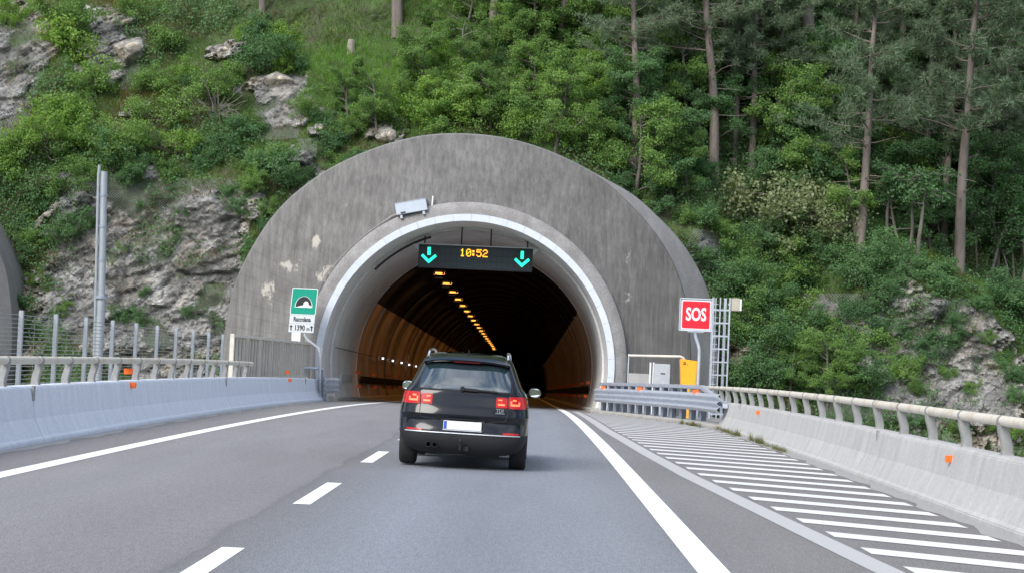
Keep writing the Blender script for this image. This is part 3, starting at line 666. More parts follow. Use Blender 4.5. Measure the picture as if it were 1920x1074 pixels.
def portal(cx, label, full):
    t = thing('tunnel_portal', (cx, 74, floor_z), label, 'tunnel portal')
    n = 121; ph = np.linspace(A0-.0, A1+.0, n)
    ro = smooth_r(ph, oa, orr)*PXM*1.005; so = smooth_r(ph, sa_, sr)*PXM*1.012
    so = np.maximum(so, ro+.02)
    rings = []; KR = 16
    for k in range(KR+1):
        q = k/KR; rr = R_RING-.1+(ro-R_RING+.1)*q; yy = 74.0+.75*q
        rings.append((rr, np.full(n, yy)))
    rings.append((ro+.04, np.full(n, 74.82)))
    
    V = []; uv = []; lime = []
    spots = [(-7.2, 3.6, 1.2, .5), (-5.6, 3.4, .9, .6), (-6.2, 4.6, .35, .9), (-8.0, 2.6, .5, 1.2), (6.3, 4.5, .35, .5), (6.25, 2.9, .3, .6), (-7.6, .2, 2.0, .25), (-5.1, 6.2, .4, .3)]
    for rr, yy in rings:
        for i in range(n):
            x, z = -rr[i]*math.cos(ph[i]) if hasattr(rr, '__len__') else -rr*math.cos(ph[i]), 0
            z = (rr[i] if hasattr(rr, '__len__') else rr)*math.sin(ph[i])
            V.append((x, yy[i]-74, ZC+z-floor_z)); uv.append((ph[i]*9.5, 0))
            lime.append(max(0, max(1.0-math.sqrt(((x-a)/b_)**2+((z-c)/d_)**2)*.42 for a, c, b_, d_ in spots)))
    m = len(rings); Fq = [(k*n+i, k*n+i+1, (k+1)*n+i+1, (k+1)*n+i) for k in range(m-1) for i in range(n-1)]
    me = fastmesh('collar', V, Fq, {'lime': lime, 'board': sst(-3.5, -6.5, np.array(V)[:, 0])}, smooth=True)
    ul = me.uv_layers.new(name='UVMap'); li = np.zeros(len(me.loops), np.int32); me.loops.foreach_get('vertex_index', li)
    ul.data.foreach_set('uv', np.array(uv, np.float32)[li].ravel())
    me.set_sharp_from_angle(angle=math.radians(20))
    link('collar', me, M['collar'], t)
    V = []
    for rr, yy in ((ro+.035, np.full(n, 74.83)), (so, 74.86+(so-ro)*.9), (so+.03, 74.95+(so-ro)*.9), (so+.05, np.full(n, 83.0))):
        V += [(-rr[i]*math.cos(ph[i]), yy[i]-74, ZC+rr[i]*math.sin(ph[i])-floor_z) for i in range(n)]
    me = fastmesh('collar_edge', V, [(k*n+i, k*n+i+1, (k+1)*n+i+1, (k+1)*n+i) for k in range(3) for i in range(n-1)], smooth=True); me.set_sharp_from_angle(angle=math.radians(20))
    link('collar_edge', me, M['edge'], t)
    # raised ring of cast concrete
    def band(name, prof, a0, a1, k, mat, smooth=True):
        V = []; pts = np.linspace(a0, a1, k); mm = len(prof)
        for a in pts:
            for r_, y_ in prof: V.append((cx-r_*math.cos(a), y_, ZC+r_*math.sin(a)))
        F_ = [(i*mm+j, i*mm+(j+1)%mm, (i+1)*mm+(j+1)%mm, (i+1)*mm+j) for i in range(k-1) for j in range(mm)]+[tuple(range(mm))[::-1], tuple(range((k-1)*mm, k*mm))]
        return MB().add(V, F_).build(name, mat, t, smooth=smooth)
    band('cast_ring', [(R_W-.02, 73.70), (R_W+.23, 73.70), (R_RING-.02, 73.82), (R_RING, 73.85), (R_RING, 74.4), (R_W-.02, 74.4)], A0, A1, 90, M['ring'])
    nb = 30
    for k in range(nb):
        g = .0007; a = A0+(A1-A0)*k/nb+g; c = A0+(A1-A0)*(k+1)/nb-g
        band('band_panel', [(R_IN+.015, 73.62), (R_W-.005, 73.62), (R_W+.005, 73.66), (R_W+.005, 73.95), (R_IN+.015, 73.95)], a, c, 5, M['white'])
    return t
pt = portal(XC, 'large flared grey concrete portal collar around the white banded tunnel mouth', True)
p2 = portal(X2, 'neighbouring concrete portal of which only the edge shows at the far left', False)

# ------------------------------------------------------------------ tunnel lining
tun = thing('tunnel_lining', (XC, 74, floor_z), 'long curved tunnel bore lit orange behind the white banded mouth', 'tunnel')
def lining(name, y0, y1, a0, a1, mat, r0, r1, n=40, ny=3, step=False):
    V = []
    for q in np.linspace(0, 1, ny):
        y = y0+(y1-y0)*q; r = r0+(r1-r0)*q; cx = XC+float(xs(y)); cz = ZC-floor_z+float(zr(y))
        V += [(cx-r*math.cos(a), y, cz+r*math.sin(a)) for a in np.linspace(a0, a1, n)]
    if step:
        V += [(cx-(R_IN-.16)*math.cos(a), y+.002, cz+(R_IN-.16)*math.sin(a)) for a in np.linspace(a0, a1, n)]; ny += 1
    return MB().add(V, [(k*n+i, k*n+i+1, (k+1)*n+i+1, (k+1)*n+i) for k in range(ny-1) for i in range(n-1)]).build(name, mat, tun, smooth=True, fix=False)
Ab0 = -math.asin((ZC-floor_z+.1)/R_IN); Ab1 = math.pi-Ab0
lining('mouth_lining', 73.64, 76.4, Ab0, Ab1, M['lining'], R_IN+.01, R_IN-.02, 80)
lining('mouth_lining', 76.4, 87.0, Ab0, Ab1, M['lining'], R_IN-.10, R_IN-.12, 80, step=True)
lining('light_seal_shell', 75.0, 425, Ab0, Ab1, M['vault'], R_IN+.25, R_IN+.25, 40, ny=70)  # unseen dark tube added round the rings to keep daylight from leaking in
lining('mouth_step', 76.4, 76.402, Ab0, Ab1, M['lining'], R_IN+.2, R_IN-.10, 80)
AW = math.asin(min(.95, (4.6-(ZC-floor_z))/R_IN))
y = 87.0; k = 0
while y < 420:
    e = y+6.0
    lining('wall_ring', y, e, Ab0, AW, M['wallpanel'], R_IN-.155, R_IN-.02, 18, step=True)
    lining('wall_ring', y, e, math.pi-AW, Ab1, M['wallpanel'], R_IN-.155, R_IN-.02, 18, step=True)
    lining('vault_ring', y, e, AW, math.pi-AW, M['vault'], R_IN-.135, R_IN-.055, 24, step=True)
    y = e
MB().add([(XC-9+float(xs(420)), 420, -16), (XC+9+float(xs(420)), 420, -16), (XC+9+float(xs(420)), 420, 8), (XC-9+float(xs(420)), 420, 8)], [(0,1,2,3)]).build('dark_end_cap', M['vault'], tun)  # added dark sheet closing the bore, in place of the unlit depth beyond
# footway kerbs inside
for sd_, nm in ((-1, 'kerb'), (1, 'kerb')):
    path = [((XC+float(xs(v))+sd_*5.05, v, float(zr(v))), (1, 0)) for v in list(np.arange(74.5, 420, 6))]
    MB().sweep([(0,-.1), (sd_*.8,-.1), (sd_*.8,.16), (sd_*.03,.16), (0,.13)], path).build(nm, M['kerb'], tun)
# pale panel and reflectors on the walls
def wallx(sd_, h, y, inset=.16):
    dz = h-(ZC-floor_z); return XC+float(xs(y))+sd_*(math.sqrt((R_IN-inset)**2-dz*dz))
ry_ = [85.2, 94.5, 104.5, 113, 122, 131, 140, 150, 162, 176]
for sd_ in (-1, 1):
    for v in ry_:
        for h in (.62, 1.24):
            x = wallx(sd_, h, v, .18); z = float(zr(v))+h
            MB().box((x-sd_*.16-.09, v-.04, z-.07), (x-sd_*.16+.09, v+.04, z+.07)).build('reflector', M['amberrefl'], tun)
    if sd_ < 0:
        for v in (81.5,):
            x = wallx(-1, .93, v, .12); MB().box((x-.02, v-2.2, float(zr(v))+.72), (x+.05, v+3.3, float(zr(v))+1.12)).build('pale_panel', M['plategrey'], tun)
    b = MB(); pts = [(wallx(sd_, .93, v, .2)-sd_*.02, v, float(zr(v))+.93) for v in np.arange(88, 260, 8)]
    for p, q in zip(pts[:-1], pts[1:]): b.beam(p, q, .03, .34)
    b.build('dark_band', M['vault'], tun)
lv = [100, 107.5, 115, 122.5, 130, 138, 146]
for v in lv:
    x = wallx(-1, 2.15, v, .22)+.10; z = float(zr(v))+2.15
    MB().lathe([(-.05, .002), (-.05, .055), (.05, .055)], (x, v, z), 'y', 12).build('marker_light', M['led'], tun)
b = MB(); b.tube([(wallx(-1, 2.15, v, .2)+.05, v, float(zr(v))+2.15) for v in np.arange(76, 200, 6)], .018, 6); b.build('cable', M['dark'], tun)
# conduit under the crown at the left
MB().tube([(XC-(R_IN-.05-.2)*math.cos(a), 76.2, ZC+(R_IN-.25)*math.sin(a)) for a in np.linspace(.75, 1.25, 14)], .05, 8).build('conduit', M['dark'], tun, smooth=True)

# ------------------------------------------------------------------ sodium lamps
ORD = ['first','second','third','fourth','fifth','sixth','seventh','eighth','ninth','tenth','eleventh','twelfth','thirteenth','fourteenth','fifteenth','sixteenth','seventeenth','eighteenth','nineteenth','twentieth','twenty first','twenty second','twenty third','twenty fourth','twenty fifth']
for k in range(20):
    y = 90+k*8.4; x = -4.47+float(xs(y)); z = float(zr(y))+6.2
    t = thing('tunnel_lamp', (x, y, z), '%s lit orange tunnel lamp counted inward along the ceiling row' % ORD[k], 'lamp', 'orange lamps along the tunnel ceiling')
    b = MB(); b.box((x-.27, y-.20, z+.13), (x+.27, y+.20, z+.15)); b.box((x-.27, y-.20, z-.06), (x+.27, y-.185, z+.13)); b.box((x-.27, y+.185, z-.06), (x+.27, y+.20, z+.13)); b.build('housing', M['dark'], t)
    MB().box((x-.17, y-.26, z-.04), (x+.17, y-.205, z+.04)).build('lens', M['lamp'], t, bevel=.012)
    MB().beam((x, y, z+.152), (x, y, z+.75), .04, .04).build('hanger', M['dark'], t)
    MB().box((x-.42, y-4.0, z+.10), (x-.02, y-3.85, z+.15)).build('unlit_tube', M['alu'], t)
    ld = bpy.data.lights.new('sodium_light', 'AREA'); ld.shape = 'RECTANGLE'; ld.size = .5; ld.size_y = .12; ld.energy = 62; ld.color = (1, .42, .10)
    lo = bpy.data.objects.new('sodium_light', ld); col.objects.link(lo); lo.parent = t; lo.location = (0, 0, .11)

# ------------------------------------------------------------------ lane signal gantry sign
SY = 76.0
cs = at(891.5, 484, SY); W2, H2 = 2.33, .47
vm = thing('lane_signal_sign', (cs[0], SY, cs[2]-H2), 'dark electronic sign under the crown showing 10:52 and two green arrows', 'electronic sign')
x0, z0 = cs[0], cs[2]
MB().box((x0-W2, SY, z0-H2), (x0+W2, SY+.35, z0+H2)).build('housing', M['housing'], vm, bevel=.02)
MB().box((x0-W2-.02, SY-.06, z0+H2), (x0+W2+.02, SY+.3, z0+H2+.035)).build('top_edge', M['alu'], vm)
for r_ in range(3):
    for c in range(13):
        a = x0-1.44+c*.232; zz_ = z0-H2+.08+r_*.265
        MB().box((a, SY-.014, zz_), (a+.195, SY-.002, zz_+.215)).build('display_cell', M['cell'], vm)
for s in (-1, 1):
    MB().box((x0+s*1.95-.36, SY-.010, z0-H2+.04), (x0+s*1.95+.36, SY-.001, z0+H2-.04)).build('signal_window', M['housing'], vm)
    a = x0+s*1.90; w_ = .062
    b = MB(); b.prism([(a-w_, z0+.06-.02), (a+w_, z0+.06-.02), (a+w_, z0+.36), (a-w_, z0+.36)], SY-.035, SY-.012)
    b.prism([(a, z0-.30), (a+.32, z0-.01), (a+.25, z0+.075), (a, z0-.145), (a-.25, z0+.075), (a-.32, z0-.01)], SY-.035, SY-.012)
    b.build('arrow', M['arrow'], vm)
    MB().prism([(x0+s*(W2+.01), z0+H2), (x0+s*(W2+.24), z0+H2), (x0+s*(W2+.01), z0+H2-.26)][::s], SY+.05, SY+.09).build('bracket', M['alu'], vm)
    for q in (.6, 2.1):
        MB().beam((x0+s*q, SY+.17, z0+H2), (x0+s*q, SY+.17, z0+H2+(.85 if q < 1 else .35)), .06, .06).build('hanger', M['dark'], vm)
FONT = {'1': ['00100','01100','00100','00100','00100','00100','01110'], '0': ['01110','10001','10011','10101','11001','10001','01110'], ':': ['000','110','110','000','110','110','000'],
        '5': ['11111','10000','11110','00001','00001','10001','01110'], '2': ['01110','10001','00001','00110','01000','10000','11111']}
dx = .041; xx = x0-.62
for ch in '10:52':
    b = MB(); g = FONT[ch]
    for r_, row in enumerate(g):
        for c, v in enumerate(row):
            if v == '1':
                a = xx+c*dx; zz_ = z0+.33-r_*.044; b.box((a-.019, SY-.034, zz_-.021), (a+.019, SY-.016, zz_+.021))
    b.build('digit', M['digit'], vm); xx += dx*(len(g[0])+1.15)

# ------------------------------------------------------------------ things on the portal
bc = at(772, 391, 73.85)
cb = thing('equipment_box', tuple(bc), 'pale grey sheet metal box lying on top of the cast ring', 'box')
Mx = Matrix.Translation(bc) @ Matrix.Rotation(math.radians(-12.5), 4, 'Y')
MB().box((-.62,-.30,-.19), (.62,.30,.27), Mx).build('housing', M['boxgrey'], cb, bevel=.015)
MB().box((-.63,-.31,.27), (.63,.31,.285), Mx).build('lid', M['boxgrey'], cb)
MB().box((-.45,-.312,-.16), (-.25,-.302,-.10), Mx).build('cable_opening', M['dark'], cb)
for dx_ in (-.45, .45): MB().box((dx_-.05,-.25,-.34), (dx_+.05,.2,-.168), Mx).build('foot', M['alu'], cb)
pa, pb = at(809, 391, 73.85), at(812, 368, 73.9)
setp(MB().tube([pa-np.array([0,0,.15]), pb], .028, 8).build('metal_rod', M['signwhite'], None), 'thin white rod sticking up beside the grey box on the ring', 'rod')
pts = [at(x_, y_, 73.93) for x_, y_ in [(752,399), (735,406), (712,421), (690,436), (664,458), (640,482), (618,506), (604,528), (598,545)]]
setp(MB().tube(pts, [.045,.045,.026,.024,.022,.022,.022,.022,.022], 8).build('cable_conduit', M['ring'], None, smooth=True), 'grey cable conduit running down the ring from the grey box', 'conduit')

# green tunnel sign
gy = 72.6
def P(px, py, Y): p = at(px, py, Y); return p
c = P(570, 565, gy); tl = math.radians(-1.3)
def rrect(w_, h_, r_, cx=0, cz=0, n=5):
    pts = []
    for sx_, sz_, a0 in ((1,1,0), (-1,1,90), (-1,-1,180), (1,-1,270)):
        for k in range(n+1):
            a = math.radians(a0+90*k/n); pts.append((cx+sx_*(w_/2-r_)+r_*math.cos(a), cz+sz_*(h_/2-r_)+r_*math.sin(a)))
    return pts
gs = thing('tunnel_sign', (c[0]-.25, gy+.1, c[2]-2.2), 'green tunnel sign with name plate Raccolana and length plate 1390 m', 'sign')
def sheared(b, c): # lean like the photographed post
    b.V = [(v[0]+.055*(v[2]-c[2]), v[1], v[2]) for v in b.V]; return b
pw = 1.0
pl = sheared(MB().prism(rrect(pw, 1.03, .05, c[0], c[2]), gy, gy+.04), c).build('sign_panel', M['signwhite'], gs)
sheared(MB().prism(rrect(pw-.05, .98, .04, c[0], c[2]), gy-.004, gy-.001), c).build('green_face', M['green'], pl)
def arch(r_, zb, n=20): return [(c[0]+r_*math.cos(a), c[2]+zb+r_*1.28*math.sin(a)) for a in np.linspace(0, math.pi, n)]
sheared(MB().prism(arch(.345, -.235), gy-.008, gy-.005), c).build('arch_outline', M['signwhite'], pl)
sheared(MB().prism(arch(.315, -.21), gy-.012, gy-.009), c).build('dark_bore', M['black'], pl)
sheared(MB().prism([(c[0]-.33, c[2]-.235), (c[0]+.33, c[2]-.235), (c[0]+.30, c[2]-.17), (c[0]+.15, c[2]-.10), (c[0]+.05, c[2]-.12)], gy-.016, gy-.013), c).build('road_symbol', M['signwhite'], pl)
sheared(MB().prism([(c[0]+.09+.10*math.cos(a), c[2]-.09+.10*math.sin(a)) for a in np.linspace(0, 2*math.pi, 18, endpoint=False)], gy-.020, gy-.017), c).build('exit_symbol', M['signwhite'], pl)
c1 = P(566.5, 598, gy); c2 = P(565, 613, gy)
n1 = sheared(MB().prism(rrect(.98, .33, .03, c1[0], c1[2]), gy, gy+.03), c1).build('name_plate', M['plategrey'], gs)
lettering('Raccolana', .245, (c1[0], gy-.006, c1[2]-.01), M['black'], n1, .006, .68)
n2 = sheared(MB().prism(rrect(.98, .34, .03, c2[0], c2[2]-.03), gy, gy+.03), c2).build('length_plate', M['plategrey'], gs)
lettering('1390', .29, (c2[0]-.07, gy-.006, c2[2]-.03), M['black'], n2, .006, .72)
lettering('m', .20, (c2[0]+.265, gy-.006, c2[2]-.055), M['black'], n2, .003, .8)
for s in (-.40, .40):
    a = c2[0]+s; z = c2[2]-.03
    b = MB(); b.prism([(a-.022, z-.10), (a+.022, z-.10), (a+.022, z+.03), (a-.022, z+.03)], gy-.008, gy-.002); b.prism([(a-.065, z+.03), (a+.065, z+.03), (a, z+.12)], gy-.008, gy-.002); b.build('up_arrow', M['black'], n2)
q = P(555, 628, gy); MB().box((q[0]-.17, gy+.01, q[2]-.28), (q[0]+.17, gy+.04, q[2]+.12)).build('lower_plate', M['signwhite'], gs)
pp = [P(572, 600, gy+.08), P(571, 628, gy+.08), P(576, 636, gy+.1), P(597, 652, gy+.12), P(600, 662, gy+.15), P(600, 745, gy+.15)]
MB().tube(pp, .055, 10).build('bent_post', M['alu'], gs, smooth=True)

# SOS sign
sy = 69.0; c = P(1305, 590, sy)
so = thing('sos_sign', (c[0]+.1, sy+.1, float(zr(sy))), 'square red SOS sign with white border on a bent grey post', 'sign')
pl = MB().prism(rrect(1.20, 1.17, .07, c[0], c[2]), sy, sy+.05).build('sign_panel', M['alu'], so)
MB().prism(rrect(1.08, 1.06, .06, c[0], c[2]), sy-.004, sy-.001).build('white_border', M['signwhite'], pl)
MB().prism(rrect(1.02, 1.00, .05, c[0], c[2]), sy-.008, sy-.005).build('red_face', M['red'], pl)
lettering('SOS', .66, (c[0], sy-.014, c[2]+.0), M['signwhite'], pl, .018, .66)
fr = MB()
for (x_, z_, x2, z2) in ((-.60,.585,.60,.585), (-.60,-.585,.60,-.585), (-.60,-.585,-.60,.585), (.60,-.585,.60,.585)):
    fr.tube([(c[0]+x_, sy-.01, c[2]+z_), (c[0]+x2, sy-.01, c[2]+z2)], .022, 8)
fr.build('tube_frame', M['galv'], so, smooth=True)
pp = [P(1303, 619, sy+.05), P(1304, 630, sy+.06), P(1309, 645, sy+.06), P(1311, 654, sy+.06), P(1311, 668, sy+.06)]
pp.append(np.array([pp[-1][0]-.02, sy+.06, float(zr(sy))-.1]))
MB().tube(pp, .06, 10).build('bent_post', M['galv'], so, smooth=True)
MB().box((c[0]-.28, sy-.02, c[2]-.64), (c[0]+.3, sy+.1, c[2]-.60)).build('clamp', M['galv'], so)

# caged ladder
ly = 72.5; a = P(1339, 557, ly); zb_ = float(zr(ly))-.2
ld_ = thing('caged_ladder', (a[0]+.3, ly, zb_), 'galvanised ladder with square safety cage beside the right edge of the portal', 'ladder')
h = a[2]-zb_; wx, wy = .62, .55
xl0, xl1 = a[0]-.01, a[0]+wx
for (x_, y_, r_) in ((xl0, ly, .028), (xl0+.26, ly, .022), (xl1, ly, .028), (xl1-.12, ly+wy, .05), (xl0+.02, ly+wy, .03), (xl0+.14, ly+wy, .02)):
    MB().beam((x_, y_, zb_), (x_, y_, zb_+h), r_*2, r_*2).build('upright', M['galv'], ld_)
k = 0; z = zb_+.35
while z < zb_+h+.01:
    b = MB()
    for p, q in (((xl0, ly), (xl1, ly)), ((xl1, ly), (xl1-.1, ly+wy)), ((xl0, ly), (xl0+.02, ly+wy)), ((xl0+.02, ly+wy), (xl1-.1, ly+wy))):
        b.beam((p[0], p[1]-.012, z), (q[0], q[1]-.012, z), .03, .055)
    b.build('cage_hoop', M['galv'], ld_); z += .505
z = zb_+.2
while z < zb_+h-.2:
    MB().tube([(xl0+.02, ly+wy, z), (xl0+.14+.1, ly+wy, z)], .016, 6).build('rung', M['galv'], ld_); z += .26
e = P(1381, 571, ly)
bx = thing('floodlight_box', (e[0], ly+.1, e[2]-.25), 'small beige box fixed at the top of the caged ladder', 'box')
MB().box((e[0]-.19, ly-.05, e[2]-.25), (e[0]+.12, ly+.35, e[2]+.25)).build('housing', M['boxbeige'], bx, bevel=.02)
MB().box((e[0]+.122, ly-.06, e[2]-.24), (e[0]+.20, ly+.30, e[2]+.22)).build('cover', M['signwhite'], bx, bevel=.02)
MB().box((e[0]-.32, ly+.1, e[2]-.03), (e[0]-.19, ly+.16, e[2]+.03)).build('arm', M['galv'], bx)

# yellow emergency cabinet, grey cabinet, pipe rails, low block wall
yy = 66.6; a = P(1276, 672, yy); b_ = P(1308, 676, yy); zb_ = float(zr(yy))
yc = thing('emergency_cabinet', ((a[0]+b_[0])/2, yy, zb_), 'tall yellow emergency cabinet behind the right guardrail', 'cabinet')
MB().prism([(a[0]+.13, zb_-.02), (b_[0]-.06, zb_-.02), (b_[0], a[2]-.06), (a[0], a[2])], yy, yy+.5).build('body', M['yellow'], yc, bevel=.02)
MB().prism([(a[0]+.17, zb_+.15), (b_[0]-.10, zb_+.15), (b_[0]-.06, a[2]-.45), (a[0]+.06, a[2]-.45)], yy-.012, yy-.002).build('door', M['yellow'], yc, bevel=.004)
lettering('22', .13, (a[0]+.15, yy-.006, a[2]-.16), M['black'], yc, .003, .8); lettering('1', .08, (a[0]+.26, yy-.006, a[2]-.20), M['black'], yc, .002, .8)
yy = 69.5; a = P(1227, 681, yy); b_ = P(1257, 681, yy); zb_ = float(zr(yy))
gc = thing('control_cabinet', ((a[0]+b_[0])/2, yy, zb_), 'small pale grey framed control cabinet beside the yellow cabinet', 'cabinet')
MB().box((a[0], yy, zb_), (b_[0], yy+.35, a[2]), None).build('body', M['alu'], gc, bevel=.015)
MB().box((a[0]+.09, yy-.012, zb_+.55), (b_[0]-.09, yy-.002, a[2]-.10)).build('door', M['alu'], gc, bevel=.004)
MB().box((a[0]+.24, yy-.02, a[2]-.38), (a[0]+.42, yy-.013, a[2]-.34)).build('label_strip', M['black'], gc)
yy = 71.2; pr = thing('pipe', (3.9, yy, 0), 'horizontal white pipe along the portal foot above the cabinets', 'pipe')
a = P(1179, 666, yy); b_ = P(1276, 668, yy-1.5)
MB().tube([a, b_, b_+np.array([.10,0,-.04]), b_+np.array([.16,0,-.12]), (b_[0]+.17, b_[1], b_[2]-.6)], .05, 10).build('pipe_run', M['rail'], pr, smooth=True)
MB().tube([a+np.array([0,0,.06]), (a[0], yy, float(zr(yy)))], .03, 8).build('pipe_support', M['alu'], pr)
for x_ in (1220, 1226):
    q = P(x_, 679, 70.5); setp(MB().tube([q, (q[0], 70.5, float(zr(70.5))-.05)], .035, 8).build('marker_post', M['signwhite'], None, smooth=True), 'thin white post %s behind the guardrail near the control cabinet' % ('standing further from the cabinet' if x_ == 1220 else 'standing closest to the cabinet'), 'post', 'thin white posts behind the guardrail')
q = P(1178, 700, 71.8); r_ = P(1222, 700, 71.8)
setp(MB().box((q[0], 71.8, float(zr(72))-.1), (r_[0], 72.4, q[2]+.02)).build('low_block', M['barrier_r'], None, bevel=.02), 'low pale concrete block behind the guardrail at the portal foot', 'block')
# mast on the left
my = 39.0; a = P(187, 690, my); tz_ = P(195, 322, my)
ms = thing('steel_mast', (a[0], my, -1.0), 'tall grey steel mast with a cable duct in front of the left cliff', 'mast')
MB().tube([(a[0]-.03, my, -1.0), (a[0]+(tz_[0]-a[0])*.34, my, a[2]+(tz_[2]-a[2])*.36)], .092, 14).build('lower_tube', M['fencepost'], ms, smooth=True)
MB().tube([(a[0]+(tz_[0]-a[0])*.34, my, a[2]+(tz_[2]-a[2])*.36), tz_], .075, 14).build('upper_tube', M['fencepost'], ms, smooth=True)
j = a+(tz_-a)*.36; MB().lathe([(-.03,.07), (-.03,.13), (.03,.13), (.03,.07)], tuple(j), 'z', 14).build('flange', M['galv_d'], ms)
for f_ in (.55, .72, .88):
    j = a+(tz_-a)*f_; MB().lathe([(-.03,.07), (-.03,.088), (.03,.088), (.03,.07)], tuple(j), 'z', 14).build('band', M['galv_d'], ms)
MB().tube([(a[0]-.03-.13, my-.05, -.6), (a[0]-.11, my-.05, a[2]), (tz_[0]-.10, my-.05, tz_[2]-.1), (tz_[0]-.09, my-.05, tz_[2]+.13)], .030, 8).build('cable_duct', M['fencepost'], ms, smooth=True)

# ------------------------------------------------------------------ car
CW = 1.0
lv_z = [.22, .27, .33, .42, .50, .54, .60, .70, .755, .79, .86, .95, 1.04, 1.09, 1.14, 1.25, 1.42, 1.50, 1.545, 1.58, 1.605, 1.622]
lv_w = [.66, .78, .84, .875, .892, .897, .90, .905, .905, .900, .893, .878, .855, .825, .785, .735, .668, .632, .60, .55, .46, .30]
lv_r = [.16, .08, .03, .00, .00, .010, .028, .048, .035, .045, .07, .085, .10, .115, .15, .245, .40, .475, .53, .66, .88, 1.25]
lv_f = [4.30, 4.38, 4.41, 4.43, 4.43, 4.43, 4.42, 4.38, 4.34, 4.30, 4.20, 4.02, 3.75, 3.42, 3.25, 3.02, 2.70, 2.52, 2.38, 2.22, 2.0, 1.75]
def lvl(z, tab): return float(np.interp(z, lv_z, tab))
P_R, C_R = 3.3, .50
def ry(x, z):
    w_ = lvl(z, lv_w); q = min(abs(x)/w_, 1)
    return lvl(z, lv_r)+C_R*(1-(1-q**P_R)**(1/P_R))
def loop(z, n=33, m=10):
    w_ = lvl(z, lv_w); f_ = lvl(z, lv_f); r_ = lvl(z, lv_r); pts = []
    for t in np.linspace(-math.pi/2, math.pi/2, n):
        x = w_*math.copysign(abs(math.sin(t))**.75, math.sin(t)); pts.append((x, ry(x, z), z))
    y0 = r_+C_R; y1 = f_-.8
    for t in np.linspace(0, 1, m)[1:-1]: pts.append((w_*(1-.02*t*t), y0+(y1-y0)*t, z))
    for t in np.linspace(math.pi/2, -math.pi/2, n):
        s = math.sin(t); x = w_*.98*math.copysign(abs(s)**.75, s); q = min(abs(x)/(w_*.98), 1); pts.append((x, f_-.8*(1-(1-q**2.6)**(1/2.6)), z))
    for t in np.linspace(1, 0, m)[1:-1]: pts.append((-w_*(1-.02*t*t), y0+(y1-y0)*t, z))
    return pts
car = thing('car', (-.874, 25.72, float(zr(26.5))), 'black compact SUV with lit red tail lamps driving ahead in the right lane', 'car', rot=(0, math.radians(1.1), math.radians(-.3)))
def loft(zs, name, mat, cut=True, sub=True):
    b = MB(); n = None
    for z in zs:
        lp = loop(z); n = len(lp); b.V += lp
    for i in range(len(zs)-1):
        for j in range(n): b.F.append((i*n+j, i*n+(j+1)%n, (i+1)*n+(j+1)%n, (i+1)*n+j))
    b.F += [tuple(range(n))[::-1], tuple(range((len(zs)-1)*n, len(zs)*n))]
    o = b.build(name, mat, car, smooth=True)
    if cut:
        for yc_ in (.90, 3.50):
            c_ = MB().lathe([(-1.2, .001), (-1.2, .385), (1.2, .385), (1.2, .001)], (0, yc_, .345), 'x', 40); co = c_.build('cutter', None, None)
            co2 = None
            md = o.modifiers.new('b', 'BOOLEAN'); md.operation = 'DIFFERENCE'; md.object = co; md.solver = 'EXACT'
            # the part sits under the rotated parent: evaluate in the parent's frame
            co.parent = car
            bpy.context.view_layer.update()
            me = bpy.data.meshes.new_from_object(o.evaluated_get(bpy.context.evaluated_depsgraph_get()))
            o.modifiers.clear(); o.data = me; bpy.data.objects.remove(co)
        me = o.data
        me.polygons.foreach_set('use_smooth', [True]*len(me.polygons)); me.set_sharp_from_angle(angle=math.radians(35))
    return o
zs1 = [.22, .24, .27, .30, .33, .38, .42, .46, .50, .515]
zs2 = [.515, .54, .57, .60, .65, .70, .73, .755, .77, .79, .82, .86, .90, .95, 1.0, 1.04, 1.065, 1.09, 1.115, 1.14, 1.19, 1.25, 1.31, 1.37, 1.42, 1.46, 1.50, 1.525, 1.545, 1.563, 1.58, 1.593, 1.605, 1.614, 1.622]
loft(zs1, 'lower_bumper', M['clad']); body = loft(zs2, 'body', M['paint'])
def patch(name, x0, x1, z0, z1, off, mat, parent=car, k=.0, nx=14, nz=8, th=.012, tx0=None, tx1=None, surf=ry):
    tx0 = x0 if tx0 is None else tx0; tx1 = x1 if tx1 is None else tx1
    V = []
    for layer in (0, 1):
        for j in range(nz+1):
            for i in range(nx+1):
                a, b_ = -1+2*i/nx, -1+2*j/nz; a2 = a*math.sqrt(1-k*b_*b_*.5); b2 = b_*math.sqrt(1-k*a*a*.5)
                q = (b2+1)/2; xa = x0+(tx0-x0)*q; xb = x1+(tx1-x1)*q; x = xa+(xb-xa)*(a2+1)/2; z = z0+(z1-z0)*q
                V.append((x, surf(x, z)-off+layer*th, z))
    n = nx+1; s = n*(nz+1); F_ = [(j*n+i, j*n+i+1, (j+1)*n+i+1, (j+1)*n+i) for j in range(nz) for i in range(nx)]
    ed = [i for i in range(n)]+[j*n+nx for j in range(1, nz+1)]+[nz*n+i for i in range(nx-1, -1, -1)]+[j*n for j in range(nz-1, 0, -1)]
    F_ += [(ed[i], ed[(i+1)%len(ed)], ed[(i+1)%len(ed)]+s, ed[i]+s) for i in range(len(ed))]
    return MB().add(V, F_).build(name, mat, parent, smooth=True)
